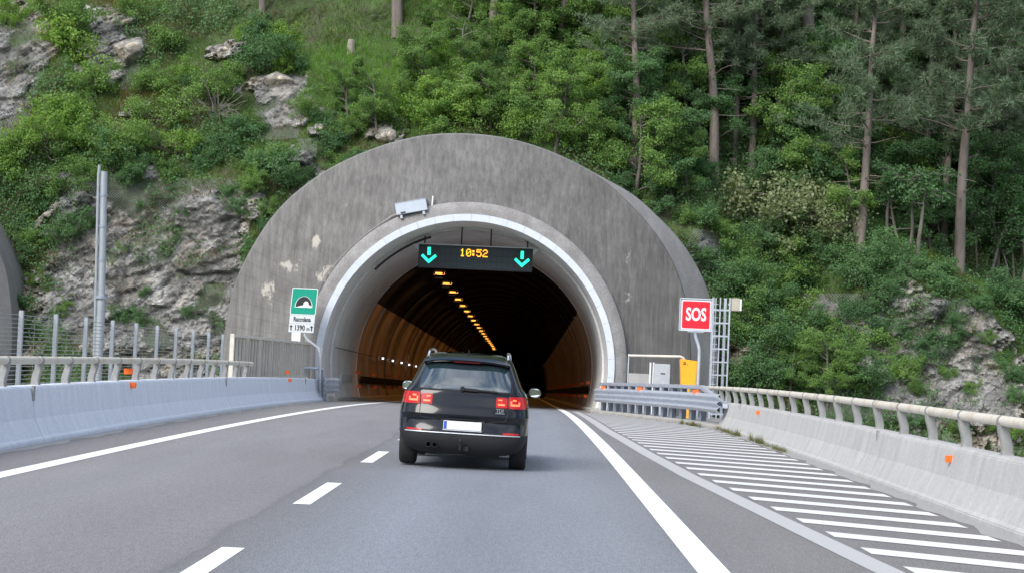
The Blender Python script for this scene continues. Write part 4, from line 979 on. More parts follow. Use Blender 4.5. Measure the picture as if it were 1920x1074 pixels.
# tailgate lines (dark gaps), rear window, spoiler
gap = MB()
tg = patch('rear_window_surround', -.685, .685, 1.075, 1.455, .006, M['clad'], k=.12, tx0=-.59, tx1=.59, nx=24, nz=10, th=.02)
patch('rear_window', -.655, .655, 1.098, 1.445, .012, M['glass'], tg, k=.14, tx0=-.575, tx1=.575, nx=24, nz=10, th=.02)
def seam(pts, name='tailgate_seam', r=.0045):
    pts = [(x, ry(x, z)-.001, z) for x, z in pts]; return MB().tube(pts, r, 6).build(name, M['black'], body)
def dens(pts, n=10):
    out = []
    for (a, b_), (c_, d_) in zip(pts[:-1], pts[1:]): out += [(a+(c_-a)*t, b_+(d_-b_)*t) for t in np.linspace(0, 1, n, endpoint=False)]
    return out+[pts[-1]]
for s in (-1, 1):
    seam(dens([(s*.655, 1.10), (s*.615, 1.04), (s*.605, .90), (s*.605, .74), (s*.57, .70), (s*.40, .685), (s*.33, .66), (s*.30, .56)]))
seam(dens([(-.30, .56), (.30, .56)]), r=.003)
# spoiler
V = []; n = 25
for i in range(n):
    x = -.60+1.2*i/(n-1); q = abs(x)/.60; bow = .10*q**2.5; dz = -.045*q**3
    for (yy_, zz_) in ((.345, 1.502), (.335, 1.512), (.42, 1.545), (.66, 1.595), (.66, 1.52), (.42, 1.468)): V.append((x, yy_+bow, zz_+dz))
sp_ = MB().add(V, [(i*6+j, i*6+(j+1)%6, (i+1)*6+(j+1)%6, (i+1)*6+j) for i in range(n-1) for j in range(6)]+[(5,4,3,2,1,0), tuple(range(n*6-6, n*6))]).build('spoiler', M['paint'], car, smooth=True)
MB().box((-.185, .366, 1.474), (.185, .40, 1.498)).build('brake_lamp', M['brake3'], sp_, bevel=.004)
# tail lamps with glowing L shapes
for s in (-1, 1):
    e = sorted
    for nm, xa, xb, z0, z1 in (('tail_lamp', .44, .600, .885, 1.028), ('tail_lamp', .612, .862, .880, 1.045)):
        a_, b2 = e((s*xa, s*xb)); ln = patch(nm, a_, b2, z0, z1, .010, M['taillens'], k=.16, nx=16, nz=8, th=.05, surf=lambda x, z: ry(x, z))
        xi = xa+.028; xo = xa+(.125 if xa < .5 else .16)
        for (p0, p1, q0, q1) in ((xi, xo, .918, .942), (xi, xo-.04, .985, 1.002)) if xa < .5 else ((xi, xo, .918, .945), (xi, xi+.022, .945, .985), (xo-.022, xo, .945, .975), (xi+.03, xo-.05, .985, 1.008)):
            a2, c2_ = e((s*p0, s*p1)); patch('light_element', a2, c2_, q0, q1, .018, M['tailglow'], ln, k=.2, nx=6, nz=3, th=.008)
    a_, b2 = e((s*.47, s*.775)); st_ = patch('bumper_trim', *e((s*.30, s*.80)), .512, .535, .010, M['clad'], nx=14, nz=3, th=.02)
    a_, b2 = e((s*.56, s*.775)); patch('reflector', a_, b2, .520, .545, .014, M['taillens'], nx=10, nz=3, th=.015)
    patch('crease_strip', *e((s*.02, s*.86)), .758, .772, .004, M['paint'], nx=20, nz=2, th=.01)
patch('trim_strip', -.80, .80, .500, .512, .012, M['alu'], nx=30, nz=2, th=.015)
# plate
rec = patch('plate_recess', -.30, .30, .545, .69, .004, M['clad'], nx=6, nz=3, th=.01)
pc = .615; yp = ry(0, .6)-.035
npl = MB().box((-.262, yp, pc-.058), (.262, yp+.012, pc+.058)).build('number_plate', M['signwhite'], car, bevel=.004)
MB().box((-.256, yp-.003, pc-.052), (-.215, yp-.001, pc+.052)).build('plate_band', M['plateblue'], npl)
MB().box((-.27, yp-.006, pc-.075), (.27, yp+.02, pc-.060)).build('plate_holder', M['alu'], npl)
MB().box((-.20, yp-.02, .692), (.20, yp+.04, .707)).build('handle_bar', M['clad'], car, bevel=.004)
lt = link('lettering', text_mesh('TDI', .07, .002, .95), M['chrome'], body); lt.location = (.50, ry(.5, .84)-.008, .845)
MB().box((.44, ry(.5, .80)-.006, .803), (.57, ry(.5, .80)+.02, .815)).build('badge_strip', M['chrome'], body)
# wiper
wp = MB(); wp.beam((-.03, ry(0, 1.12)-.045, 1.115), (.18, ry(.2, 1.12)-.05, 1.108), .03, .035); wp.beam((.14, ry(.15, 1.12)-.05, 1.112), (.45, ry(.45, 1.1)-.03, 1.098), .016, .02); wp.build('wiper', M['clad'], car)
MB().lathe([(-.03, .001), (-.03, .03), (.05, .035)], (-.035, ry(0, 1.11)-.03, 1.118), 'y', 14).build('wiper_hub', M['clad'], car)
# under bumper: exhaust, tow ball, floor
for x in (-.45, -.365): MB().lathe([(.30, .036), (-.02, .040), (-.02, .033), (.10, .031), (.10, .001)], (x, -.01, .335), 'y', 18).build('exhaust_pipe', M['clad'], car, smooth=True)
b = MB(); b.tube([(-.01, .35, .27), (-.01, .02, .27), (-.01, -.06, .30), (-.01, -.08, .38)], .022, 8); b.lathe([(-.03, .001), (-.025, .016), (0, .026), (.025, .016), (.03, .001)], (-.01, -.08, .405), 'z', 12); b.build('tow_hook', M['clad'], car, smooth=True)
MB().box((.03, .0, .27), (.10, .06, .33)).build('socket', M['clad'], car)
MB().box((-.55, .30, .185), (.56, 3.9, .30)).build('underbody', M['black'], car, bevel=.04)
MB().box((-.40, .12, .20), (.10, .55, .30)).build('silencer', M['clad'], car, bevel=.04)
MB().tube([(-.78, .9, .33), (.78, .9, .33)], .045, 10).build('rear_axle', M['black'], car)
# wheels
for yc_ in (.90, 3.50):
    for s in (-1, 1):
        xo = s*.895; xi = s*.66
        wh = MB().lathe([(xi, .22), (xi, .31), (xi+s*.02, .335), (xi+s*.05, .345), (xo-s*.05, .345), (xo-s*.02, .335), (xo, .31), (xo-s*.005, .24), (xo-s*.02, .225), (xi, .22)], (0, yc_, .345), 'x', 36).build('tyre', M['tyre'], car, smooth=True)
        b = MB(); b.lathe([(xo-s*.02, .23), (xo-s*.05, .21), (xo-s*.10, .20)], (0, yc_, .345), 'x', 30); b.lathe([(xo-s*.03, .001), (xo-s*.03, .06), (xo-s*.06, .065)], (0, yc_, .345), 'x', 16)
        for k in range(5):
            a = 2*math.pi*k/5; b.beam((xo-s*.05, yc_+.05*math.cos(a), .345+.05*math.sin(a)), (xo-s*.045, yc_+.215*math.cos(a), .345+.215*math.sin(a)), .05, .03, up=(1, 0, 0))
        b.build('rim', M['rim'], wh, smooth=True)
# arch liners behind the cuts
# roof rails, mirrors, antenna, side windows, handles
for s in (-1, 1):
    x = s*.565
    MB().tube([(x, .64, 1.54), (x*.99, .70, 1.59), (x*.985, .84, 1.622), (x*.97, 1.2, 1.638), (x*.97, 2.0, 1.638), (x*.985, 2.35, 1.615), (x, 2.5, 1.56)], .018, 10).build('roof_rail', M['chrome'], car, smooth=True)
    mb_ = MB(); Vm = []
    prof = [(0, .35), (.03, .8), (.08, 1.0), (.14, .9), (.18, .5), (.19, .05)]
    n = 20
    for yy_, q in prof:
        for k in range(n):
            a = 2*math.pi*k/n; ca, sa2 = math.cos(a), math.sin(a)
            Vm.append((s*.965+.095*q*math.copysign(abs(ca)**.8, ca), 2.70+yy_, 1.075+.077*q*math.copysign(abs(sa2)**.8, sa2)))
    mb_.add(Vm, [(i*n+j, i*n+(j+1)%n, (i+1)*n+(j+1)%n, (i+1)*n+j) for i in range(len(prof)-1) for j in range(n)]+[tuple(range(n))[::-1], tuple(range(len(prof)*n-n, len(prof)*n))])
    mm = mb_.build('wing_mirror', M['paint'], car, smooth=True)
    n = 24; Vg = [(s*.965+.082*math.copysign(abs(math.cos(t))**.75, math.cos(t)), 2.722+.0065*math.sin(t), 1.075+.060*math.copysign(abs(math.sin(t))**.75, math.sin(t))) for t in np.linspace(0, 2*math.pi, n, endpoint=False)]
    MB().add([(a, b_-.0, c_) for a, b_, c_ in Vg]+[(a, b_-.03, c_) for a, b_, c_ in Vg], [tuple(range(n, 2*n))]+[(i, (i+1)%n, n+(i+1)%n, n+i) for i in range(n)]).build('mirror_glass', M['mirrorglass'], mm)
    MB().beam((s*.80, 2.80, 1.03), (s*.93, 2.78, 1.05), .05, .04).build('mirror_arm', M['clad'], mm)
    for (ya, yb) in ((.98, 1.50), (1.56, 2.30), (2.36, 2.95)):
        V = []
        for z, sh in ((1.13, 0), (1.22, .02), (1.32, .06), (1.43, .12)):
            for y in (ya+(sh*2.0 if ya < 1.2 else 0), yb-(sh*2.2 if yb > 2.8 else 0)): V.append((s*(lvl(z, lv_w)*(1-.02*((y-.9)/2)**2 if y > .9 else 1)+.006), y, z))
        MB().add(V, [(2*i, 2*i+1, 2*i+3, 2*i+2) for i in range(3)]).build('side_window', M['glass'], car, smooth=True)
    for y in (1.55, 2.55): MB().box((s*.872-.02, y-.10, .90), (s*.872+.025, y+.10, .925)).build('door_handle', M['paint'], car, bevel=.006)
MB().tube([(0.0, .78, 1.60), (0, .75, 1.66)], [.018, .008], 8).build('antenna', M['clad'], car)
# windscreen
V = []
for z in (1.12, 1.20, 1.30, 1.40, 1.48):
    for q in np.linspace(-1, 1, 9):
        w_ = lvl(z, lv_w)*.86; f_ = lvl(z, lv_f); x = q*w_; V.append((x, f_-.8*(1-(1-(abs(x)/lvl(z, lv_w))**2.6)**(1/2.6))+.008, z))
MB().add(V, [(j*9+i, j*9+i+1, (j+1)*9+i+1, (j+1)*9+i) for j in range(4) for i in range(8)]).build('windscreen', M['glass'], car, smooth=True)

# ------------------------------------------------------------------ rockfall netting
def net(name, label, px0, py0, px1, py1, Y, cell=.115):
    a = at(px0, py1, Y); b_ = at(px1, py0, Y); x0, x1, z0, z1 = a[0], b_[0], a[2], b_[2]
    Vs = []; Fs = []; w_ = .004; o = 0
    for sgn in (-1, 1):
        for k in np.arange(-(z1-z0), (x1-x0), cell):
            n = int((z1-z0)/cell)+1; t = np.linspace(0, 1, n)
            z = z0+(z1-z0)*t if sgn > 0 else z1-(z1-z0)*t; x = x0+k+(z1-z0)*t
            ed = fbm(x*.8, z*.8, 77, 3); ok = (x > x0+ed*.8) & (x < x1-ed*.8)
            y = np.minimum(Dfull(x, z), np.minimum(Dfull(x+.15, z), Dfull(x-.15, z)))-.06
            P_ = np.stack([x, y, z], -1); off = np.array([w_, 0, -sgn*w_])
            Vs.append(np.concatenate([P_-off, P_+off])); i = np.arange(n-1); i = i[ok[:-1] & ok[1:]]
            Fs.append(np.stack([o+i, o+i+1, o+n+i+1, o+n+i], -1)); o += 2*n
    return setp(link(name, fastmesh(name, np.concatenate(Vs), np.concatenate(Fs)), M['net']), label, 'netting', 'rockfall nets on the hillside')
net('rockfall_net', 'grey wire rockfall net over the big cliff behind the mast', 60, 330, 470, 640, 77)
net('rockfall_net', 'wire rockfall net over the outcrop at the upper left corner', 0, 60, 150, 300, 87)
net('rockfall_net', 'wire rockfall net hanging below the large pale boulder', 190, 70, 310, 190, 87)
net('rockfall_net', 'wire rockfall net on the outcrop above the portal shoulder', 450, 140, 600, 270, 83)
net('rockfall_net', 'wire rockfall net on the rock just beside the left portal rim', 530, 260, 620, 370, 79)
net('rockfall_net', 'wire rockfall net on the slope right of the portal rim', 1270, 430, 1390, 700, 77.5)
net('rockfall_net', 'wire rockfall net low on the cliff behind the right barrier', 1500, 560, 1900, 780, 78)

# ------------------------------------------------------------------ foliage builders
rng = np.random.default_rng(7)
def leaf_quads(P_, size, rng, up=.3, aspect=.66, out=None):
    n = len(P_); s = size*rng.uniform(.65, 1.35, n)[:, None]
    nrm = rng.normal(size=(n, 3)); nrm /= np.linalg.norm(nrm, axis=1)[:, None]; nrm = nrm*.75; nrm[:, 2] += up
    if out is not None: nrm = nrm+out*.8
    nrm /= np.linalg.norm(nrm, axis=1)[:, None]
    t = np.cross(nrm, rng.normal(size=(n, 3))); t /= np.linalg.norm(t, axis=1)[:, None]; b_ = np.cross(nrm, t)
    fold = nrm*s*.14
    V = np.stack([P_-t*s*.5, P_+b_*s*aspect*.5+fold, P_+t*s*.5, P_-b_*s*aspect*.5+fold], 1).reshape(-1, 3)
    F = np.arange(4*n).reshape(n, 4); return V, F
def limb(b, p, d, L_, r, rng, tips, depth, spread, lift, seg=4):
    pts = [p]; dd = d
    for i in range(seg):
        dd = dd+rng.normal(size=3)*.16+np.array([0, 0, lift]); dd /= np.linalg.norm(dd); pts.append(pts[-1]+dd*L_/seg)
    b.tube(pts, list(np.linspace(r, r*.45, seg+1)), 5 if depth else 7, cap=False)
    if depth == 0: tips += [pts[-1], pts[-2], (pts[-2]+pts[-3])/2]; return
    for i in range(rng.integers(3, 5)):
        k = rng.integers(1, seg+1); nd = dd+rng.normal(size=3)*spread; nd /= np.linalg.norm(nd); limb(b, pts[k], nd, L_*rng.uniform(.5, .75), r*.5, rng, tips, depth-1, spread, lift)
    tips.append(pts[-1])
def broadleaf(seed, H, R_, base, nleaf, size, stems=1, clump=.34, flat=.7):
    rng = np.random.default_rng(seed); b = MB(); tips = []
    for st in range(stems):
        a = rng.uniform(0, 6.28); lean = .12 if stems == 1 else .45
        d = np.array([math.cos(a)*lean, math.sin(a)*lean, 1]); pts = [np.zeros(3)+([0, 0, -.4])]; L_ = H*(.8 if stems == 1 else rng.uniform(.6, .85)); p = np.array([0, 0, -.4])
        for i in range(7):
            d = d+rng.normal(size=3)*.08; d /= np.linalg.norm(d); p = p+d*L_/7; pts.append(p)
        r0 = .022*H if stems == 1 else .014*H
        b.tube(pts, list(np.linspace(r0, r0*.25, 8)), 7, cap=False)
        nb = 13 if stems == 1 else 6
        for i in range(nb):
            f = base+(1-base)*(i+rng.random())/nb; k = f*7; q = pts[int(min(k, 6))]*(1-k % 1)+pts[int(min(k, 6))+1]*(k % 1)
            a = rng.uniform(0, 6.28); el = rng.uniform(.05, .6); L2 = R_*rng.uniform(.6, 1.0)*(1-.5*max(0, f-.4))
            limb(b, q, np.array([math.cos(a), math.sin(a), el]), L2, r0*.4, rng, tips, 1, .7, .05)
        tips.append(pts[-1])
    T = np.array(tips); n = len(T); per = nleaf//n; cs_ = clump*R_*rng.uniform(.55, 1.35, n)
    Q = np.repeat(T, per, 0); off = rng.normal(size=(n*per, 3)); off /= np.linalg.norm(off, axis=1)[:, None]; off *= (rng.random(n*per)**.45)[:, None]; o1 = off.copy()
    off *= np.repeat(cs_, per)[:, None]*np.array([1, 1, flat]); Q = Q+off
    cen = T.mean(0); o2 = Q-cen; o2 /= np.linalg.norm(o2, axis=1)[:, None]+1e-6; V, F_ = leaf_quads(Q, size, rng, out=o1*.6+o2*.5)
    var = np.clip(np.repeat(rng.normal(.45, .2, n), per)+rng.normal(0, .16, n*per), 0, 1)
    cm = fastmesh('crown', V, F_, {'var': np.repeat(var, 4)})
    tm = bpy.data.meshes.new('trunk'); tm.from_pydata(b.V, [], b.F); tm.polygons.foreach_set('use_smooth', [True]*len(tm.polygons))
    return tm, cm
def pine(seed, H, base, R_, ntuft, nper):
    rng = np.random.default_rng(seed); b = MB(); tufts = []; dead = MB()
    pts = []; p = np.array([0, 0, -.6]); d = np.array([rng.normal()*.03, rng.normal()*.03, 1.])
    for i in range(13):
        pts.append(p); d = d+rng.normal(size=3)*.03; d /= np.linalg.norm(d); p = p+d*(H+.6)/12
    r0 = .0165*H; b.tube(pts, list(np.linspace(r0, r0*.22, 13)), 10, cap=False)
    def onpt(f): k = f*12; i = int(min(k, 11)); return pts[i]*(1-(k-i))+pts[i+1]*(k-i)
    for i in range(16):
        f = rng.uniform(.22, base+.12); a = rng.uniform(0, 6.28); L_ = rng.uniform(.5, 1.9); q = onpt(f); d = np.array([math.cos(a), math.sin(a), rng.uniform(-.15, .25)]); pp_ = [q]
        for s in range(4): d = d+rng.normal(size=3)*.15; pp_.append(pp_[-1]+d/np.linalg.norm(d)*L_/4)
        b.tube(pp_, list(np.linspace(.028, .008, 5)), 5, cap=False)
    nw = 22
    for i in range(nw):
        f = base+(1-base)*(i+rng.random()*.6)/nw; q = onpt(min(f, .99))
        for j in range(rng.integers(2, 5)):
            a = rng.uniform(0, 6.28); L_ = R_*(1-.72*((f-base)/(1-base))**1.3)*rng.uniform(.55, 1.1); d = np.array([math.cos(a), math.sin(a), rng.uniform(-.1, .3)]); pp_ = [q]
            for s in range(5): d = d+rng.normal(size=3)*.14+np.array([0, 0, .04]); pp_.append(pp_[-1]+d/np.linalg.norm(d)*L_/5)
            b.tube(pp_, list(np.linspace(.035, .008, 6)), 5, cap=False)
            for s in range(2, 6):
                for _ in range(3): tufts.append(pp_[s]+rng.normal(size=3)*np.array([.28, .28, .12])*L_*.32)
    T = np.array(tufts); T = T[rng.permutation(len(T))[:ntuft]]; n = len(T)
    Q = np.repeat(T, nper, 0); d = rng.normal(size=(n*nper, 3)); d[:, 2] += .35; d /= np.linalg.norm(d, axis=1)[:, None]
    Ln = rng.uniform(.16, .30, n*nper)[:, None]; side = np.cross(d, rng.normal(size=(n*nper, 3))); side /= np.linalg.norm(side, axis=1)[:, None]
    Q = Q+d*rng.uniform(0, .16, n*nper)[:, None]; w_ = .017
    V = np.stack([Q-side*w_, Q+side*w_, Q+d*Ln], 1).reshape(-1, 3); F_ = np.arange(3*n*nper).reshape(-1, 3)
    var = np.clip(np.repeat(rng.normal(.45, .22, n), nper)+rng.normal(0, .12, n*nper), 0, 1)
    cm = fastmesh('crown', V, F_, {'var': np.repeat(var, 3)})
    tm = bpy.data.meshes.new('trunk'); tm.from_pydata(b.V, [], b.F); tm.polygons.foreach_set('use_smooth', [True]*len(tm.polygons))
    return tm, cm
TREE = [broadleaf(10+i, H, R_, .15, 15000, .112, clump=.235, flat=.6) for i, (H, R_) in enumerate([(6.4, 2.1), (5.4, 2.1), (7.2, 2.2), (4.8, 1.9), (6.0, 1.8)])]
BUSH = [broadleaf(30+i, H, R_, .12, 5200, .085, stems=4, clump=.30, flat=.75) for i, (H, R_) in enumerate([(1.8, .95), (1.5, 1.05), (2.3, .85), (1.2, .9), (2.0, 1.15), (2.6, .9)])]
PALE = [broadleaf(50, 2.6, 1.9, .1, 5200, .13, stems=5, clump=.30)]
SAPL = [broadleaf(60+i, 4.6, .9, .62, 900, .13) for i in range(2)]
PINE = [pine(70, 15, .40, 3.5, 1500, 36), pine(71, 13, .34, 3.3, 1400, 36), pine(72, 17, .46, 3.7, 1500, 36)]
def plant(name, meshes, pos, scale, rz, leafm, barkm, label, cat, group, tilt=(0, 0), part='crown', trunk='trunk'):
    t = bpy.data.objects.new(name, None); col.objects.link(t); t.location = pos; t.rotation_euler = (tilt[0], tilt[1], rz); t.scale = (scale,)*3; t.empty_display_size = .2
    setp(t, label, cat, group); tm, cm = meshes
    for nm, me, mt in ((trunk, tm, barkm), (part, cm, leafm)):
        o = bpy.data.objects.new(nm, me); col.objects.link(o); o.parent = t
        if not len(me.materials): me.materials.append(None)
        o.material_slots[0].link = 'OBJECT'; o.material_slots[0].material = mt
    return t
rnd = random.Random(5)
# pines: base pixel in the photograph, lean (pixels right per 300 up), variant, scale
pines = [(1340,338,15,0,1.0,'thick pine trunk leaning slightly, tallest beside the portal shoulder'), (1376,300,8,1,.9,'slim pine just right of the thick leaning trunk'), (1408,322,14,1,.86,'third slim pine right of the thick leaning trunk'),
         (1520,165,-6,2,1.25,'stout pine with flaky bark high in the forest'), (1612,470,22,1,1.05,'straight solitary pine in the middle of the right forest'), (1797,512,18,0,1.08,'tall forked looking pine at the grassy ledge edge'),
         (1768,462,18,2,.8,'leaning old pine behind the ledge'), (1822,470,4,1,.9,'slim pine standing close behind the ledge pine'),
         (745,48,3,2,1.0,'pine trunk on the bright grass slope above the portal'), (920,75,8,0,.85,'pine trunk above the portal crown, nearest its middle'), (1052,90,16,1,.9,'leaning pine trunk above the portal, right of its crown'),
         (1020,80,4,1,.75,'slender pine trunk beside the leaning one above the portal'), (1190,300,2,0,.78,'thin pine rising from the shrubs right of the portal crown'), (1243,62,0,2,.85,'dark pine trunk high between the shrubs and the forest'), (492,24,0,1,.8,'lone pine trunk at the top edge of the left slope'),
         (1690,250,0,0,1.0,'pine in the upper forest behind the solitary pine'), (1860,330,0,2,1.0,'pine with heavy crown in the upper right corner'), (1455,300,10,1,.8,'slim pine between the stout pine and the slim trio'), (1570,330,14,0,.8,'slim pine just left of the solitary pine'), (1735,420,12,1,.85,'thin pine midway between solitary pine and ledge pine'), (1880,440,10,0,.85,'thin pine near the right margin behind the ledge'), (1640,120,8,2,.9,'high pine far up above the solitary pine'), (1480,110,8,1,.9,'high pine left of the stout pine')]
for i, (px, py, ln, v, s, lab) in enumerate(pines):
    p = hit(px, py); s2 = s
    plant('pine_tree', PINE[v], p, s2, rnd.uniform(0, 6.28), M['needle'], M['bark'], lab, 'tree', 'pine trees on the hillside', tilt=(rnd.uniform(-.01, .01), (ln-13)/300.))
# young trees, forest trees, shrubs: zones of points
def zone(phrase, pts, name, meshes, leafm, bark, cat, group, what, s0, s1, seed, dpy=0):
    r = random.Random(seed)
    def free(q):
        x_, y_ = q[0], q[1]+dpy
        if any(((x_-a)/b_)**2+((y_-c-18)/d_)**2 < 1 for a, c, b_, d_ in ((238, 95, 72, 62), (45, 100, 60, 75), (515, 170, 60, 42), (30, 205, 40, 50), (722, 262, 40, 26))): return False
        if 'tree' in name and seed > 3 and any(abs(x_-p_[0]) < 42 and p_[1]-12 < y_ < p_[1]+135 for p_ in [pines[i] for i in (0, 1, 2, 4, 5, 8, 9, 10)]): return False
        if 570 < x_ < 745 and y_ < 205: return False
        return True
    pts = sorted(filter(free, pts))
    for i, q in enumerate(pts):
        p = hit(q[0], q[1]+dpy); sc_ = (q[2] if len(q) > 2 else 1)*r.uniform(s0, s1)
        lm = leafm if not isinstance(leafm, list) else r.choice(leafm)
        plant(name, r.choice(meshes), p, sc_, r.uniform(0, 6.28), lm, bark, '%s %s from the left %s' % (ORD[i] if i < len(ORD) else 'last', what, phrase), cat, group, tilt=(r.uniform(-.1, .15), r.uniform(-.1, .1)),
              part='foliage' if cat == 'shrub' else 'crown', trunk='stem' if cat == 'shrub' else 'trunk')
B1 = [M['leaf'], M['leaf_b'], M['leaf']]; B2 = [M['leaf'], M['leaf_c']]
zone('on the top left crags', [(150,95,1.3), (180,150,1.2), (130,205,1.2), (60,262), (15,300,1.2), (215,265,1.1), (310,60,.9), (120,40,1.1), (330,180,.9), (20,20,.9), (185,60,1.2), (260,15,.9), (160,250,1.1)], 'shrub', BUSH, [M['leaf_b'], M['leaf']], M['bark2'], 'shrub', 'shrubs on the left crags', 'leafy shrub', .85, 1.2, 1, 25)
zone('on the slope between crags and portal', [(345,140), (390,175,1.1), (300,225,1.1), (450,230), (520,300,1.1), (510,330), (590,210,.9), (210,300,1.1), (350,260,1.2), (240,330,.8), (420,280,.9), (500,110,1.2), (540,70,1.0), (470,60,.8), (640,170,.8), (620,260,.9), (570,120,.9), (380,300,.8), (640,300,.8), (270,270,.6), (330,230,.6), (430,170,.6), (460,300,.55)], 'shrub', BUSH, [M['leaf_c'], M['leaf_b'], M['leaf_c'], M['leaf']], M['bark2'], 'shrub', 'shrubs on the left slope', 'rounded shrub', .7, 1.05, 2, 20)
zone('low on the big left cliff', [(60,470,.6), (40,560,.8), (110,580,.6), (205,590,.6), (245,600,.7), (330,360,.5), (230,460,.4), (475,460,.7), (490,400,.7), (15,430,.9), (30,640,.8)], 'shrub', BUSH, B2, M['bark2'], 'shrub', 'shrubs on the left cliff', 'small shrub', .6, .85, 3, 12)
zone('directly above the portal crown', [(690,225,.8), (740,235,.9), (800,225,1.1), (850,215,1.1), (905,215,1.2), (960,225,1.1), (1010,235,1.1), (1060,250,1.1), (1100,270,1.0), (830,245,.9), (985,250,.9), (1130,290,.9), (660,250,.8), (770,200,.9)], 'shrub', BUSH, B1, M['bark2'], 'shrub', 'shrubs along the portal crown', 'dense shrub', .85, 1.1, 4, 12)
zone('above the portal', [(790,190,.75), (860,180,.8), (940,160,.9), (1000,190,.8), (1070,190,.85), (715,150,.55), (1130,200,.85), (890,110,.7), (980,90,.75), (820,90,.55), (1110,110,.8)], 'young_tree', TREE, [M['leaf'], M['leaf_b'], M['leaf']], M['bark2'], 'tree', 'young trees above the portal', 'young broadleaf tree', .68, .9, 5, 15)
zone('between portal and forest', [(1170,250,.8), (1220,190,.9), (1250,300,.8), (1290,230,.9), (1290,360,.75), (1320,120,1), (1180,130,.9), (1240,100,.9), (1340,250,.8), (1210,330,.6), (1150,70,.9), (1300,50,1)], 'young_tree', TREE, B2, M['bark2'], 'tree', 'young trees between portal and forest', 'broadleaf tree', .7, .95, 6, 15)
zone('in the shady right forest', [(1440,390,.9), (1480,330,1), (1540,400,.9), (1590,330,1), (1660,380,1), (1700,300,1.1), (1740,400,.9), (1790,330,1.1), (1850,400,1.0), (1900,330,1.1), (1430,200,1), (1560,200,1), (1650,180,1.1), (1760,170,1.1), (1880,200,1.2), (1420,80,1), (1530,60,1.1), (1640,60,1.1), (1750,50,1.1), (1880,60,1.2), (1690,440,.8), (1910,470,.9), (1480,440,.8), (1590,440,.6)], 'forest_tree', TREE, [M['leaf'], M['leaf_c'], M['leaf_c']], M['bark2'], 'tree', 'broadleaf trees in the right forest', 'forest tree', .8, 1.1, 7, 20)
zone('on the slope beside the ladder', [(1370,470), (1400,540,1.1), (1440,620,1.1), (1390,610,.9), (1480,660,1.1), (1460,560), (1520,600,.9), (1430,700,1), (1540,520,.8), (1340,420,.9), (1310,400,.9), (1500,470,.9), (1420,450,.9), (1560,650,.9), (1395,690,.9), (1350,520,.7)], 'shrub', BUSH, B2, M['bark2'], 'shrub', 'shrubs on the slope beside the ladder', 'green shrub', .75, 1.05, 8, 18)
zone('at the foot of the right cliff', [(1590,720,.65), (1550,735,.6), (1480,735,.5)], 'young_tree', TREE, [M['leaf']], M['bark2'], 'tree', 'young trees at the right cliff foot', 'young tree', .75, .9, 9, 30)
zone('along the grassy right ledge', [(1745,500,1.1), (1770,530), (1830,560,.8), (1880,560,1.1), (1910,590,1.1), (1690,540,.7), (1800,600,.6), (1870,660,.6), (1650,600,.7), (1900,700,.6), (1740,650,.6)], 'shrub', BUSH, [M['leaf_c']], M['bark2'], 'shrub', 'shrubs along the right ledge', 'dark shrub', .75, 1.0, 10, 15)
zone('under the forest edge', [(1705,455), (1722,470), (1740,440), (1830,500), (1850,515), (1870,500), (1890,530), (1905,520), (1660,440), (1915,545)], 'sapling', SAPL, [M['leaf_c']], M['bark2'], 'tree', 'thin saplings at the forest edge', 'bare stemmed sapling', .8, 1.2, 11, 12)
def fill(x0, x1, y0, y1, n, seed):
    r = random.Random(seed); pts = []
    for _ in range(n):
        best = max(((r.uniform(x0, x1), r.uniform(y0, y1)) for _ in range(14)), key=lambda q: min([math.hypot(q[0]-p[0], q[1]-p[1]) for p in pts] or [1])); pts.append(best)
    return pts
for (phrase, x0, x1, y0, y1, n, s0, s1, lm, what, sd_) in [
        ('on the slope above the equipment box', 650, 820, 100, 240, 6, .42, .6, [M['leaf'], M['leaf_b']], 'small leafy tree', 101), ('straight above the clock display', 830, 1000, 40, 225, 9, .55, .8, [M['leaf'], M['leaf_b'], M['leaf']], 'leafy tree', 102),
        ('above the right green arrow', 1000, 1180, 30, 265, 11, .55, .8, [M['leaf'], M['leaf'], M['leaf_b']], 'leafy tree', 103), ('just before the thick leaning pine', 1180, 1340, 30, 400, 13, .55, .85, [M['leaf'], M['leaf'], M['leaf_c']], 'leafy tree', 104),
        ('between the slim pines', 1360, 1520, 30, 410, 11, .6, .9, [M['leaf'], M['leaf_c'], M['leaf']], 'understorey tree', 105), ('around the solitary pine', 1520, 1720, 30, 430, 11, .65, .95, [M['leaf'], M['leaf_c'], M['leaf']], 'understorey tree', 106), ('behind the ledge pine', 1720, 1920, 30, 470, 12, .7, 1.0, [M['leaf_c'], M['leaf']], 'understorey tree', 107)]:
    zone(phrase, fill(x0, x1, y0, y1, n, sd_), 'young_tree', TREE, lm, M['bark2'], 'tree', 'trees '+phrase, what, s0, s1, sd_, 20)
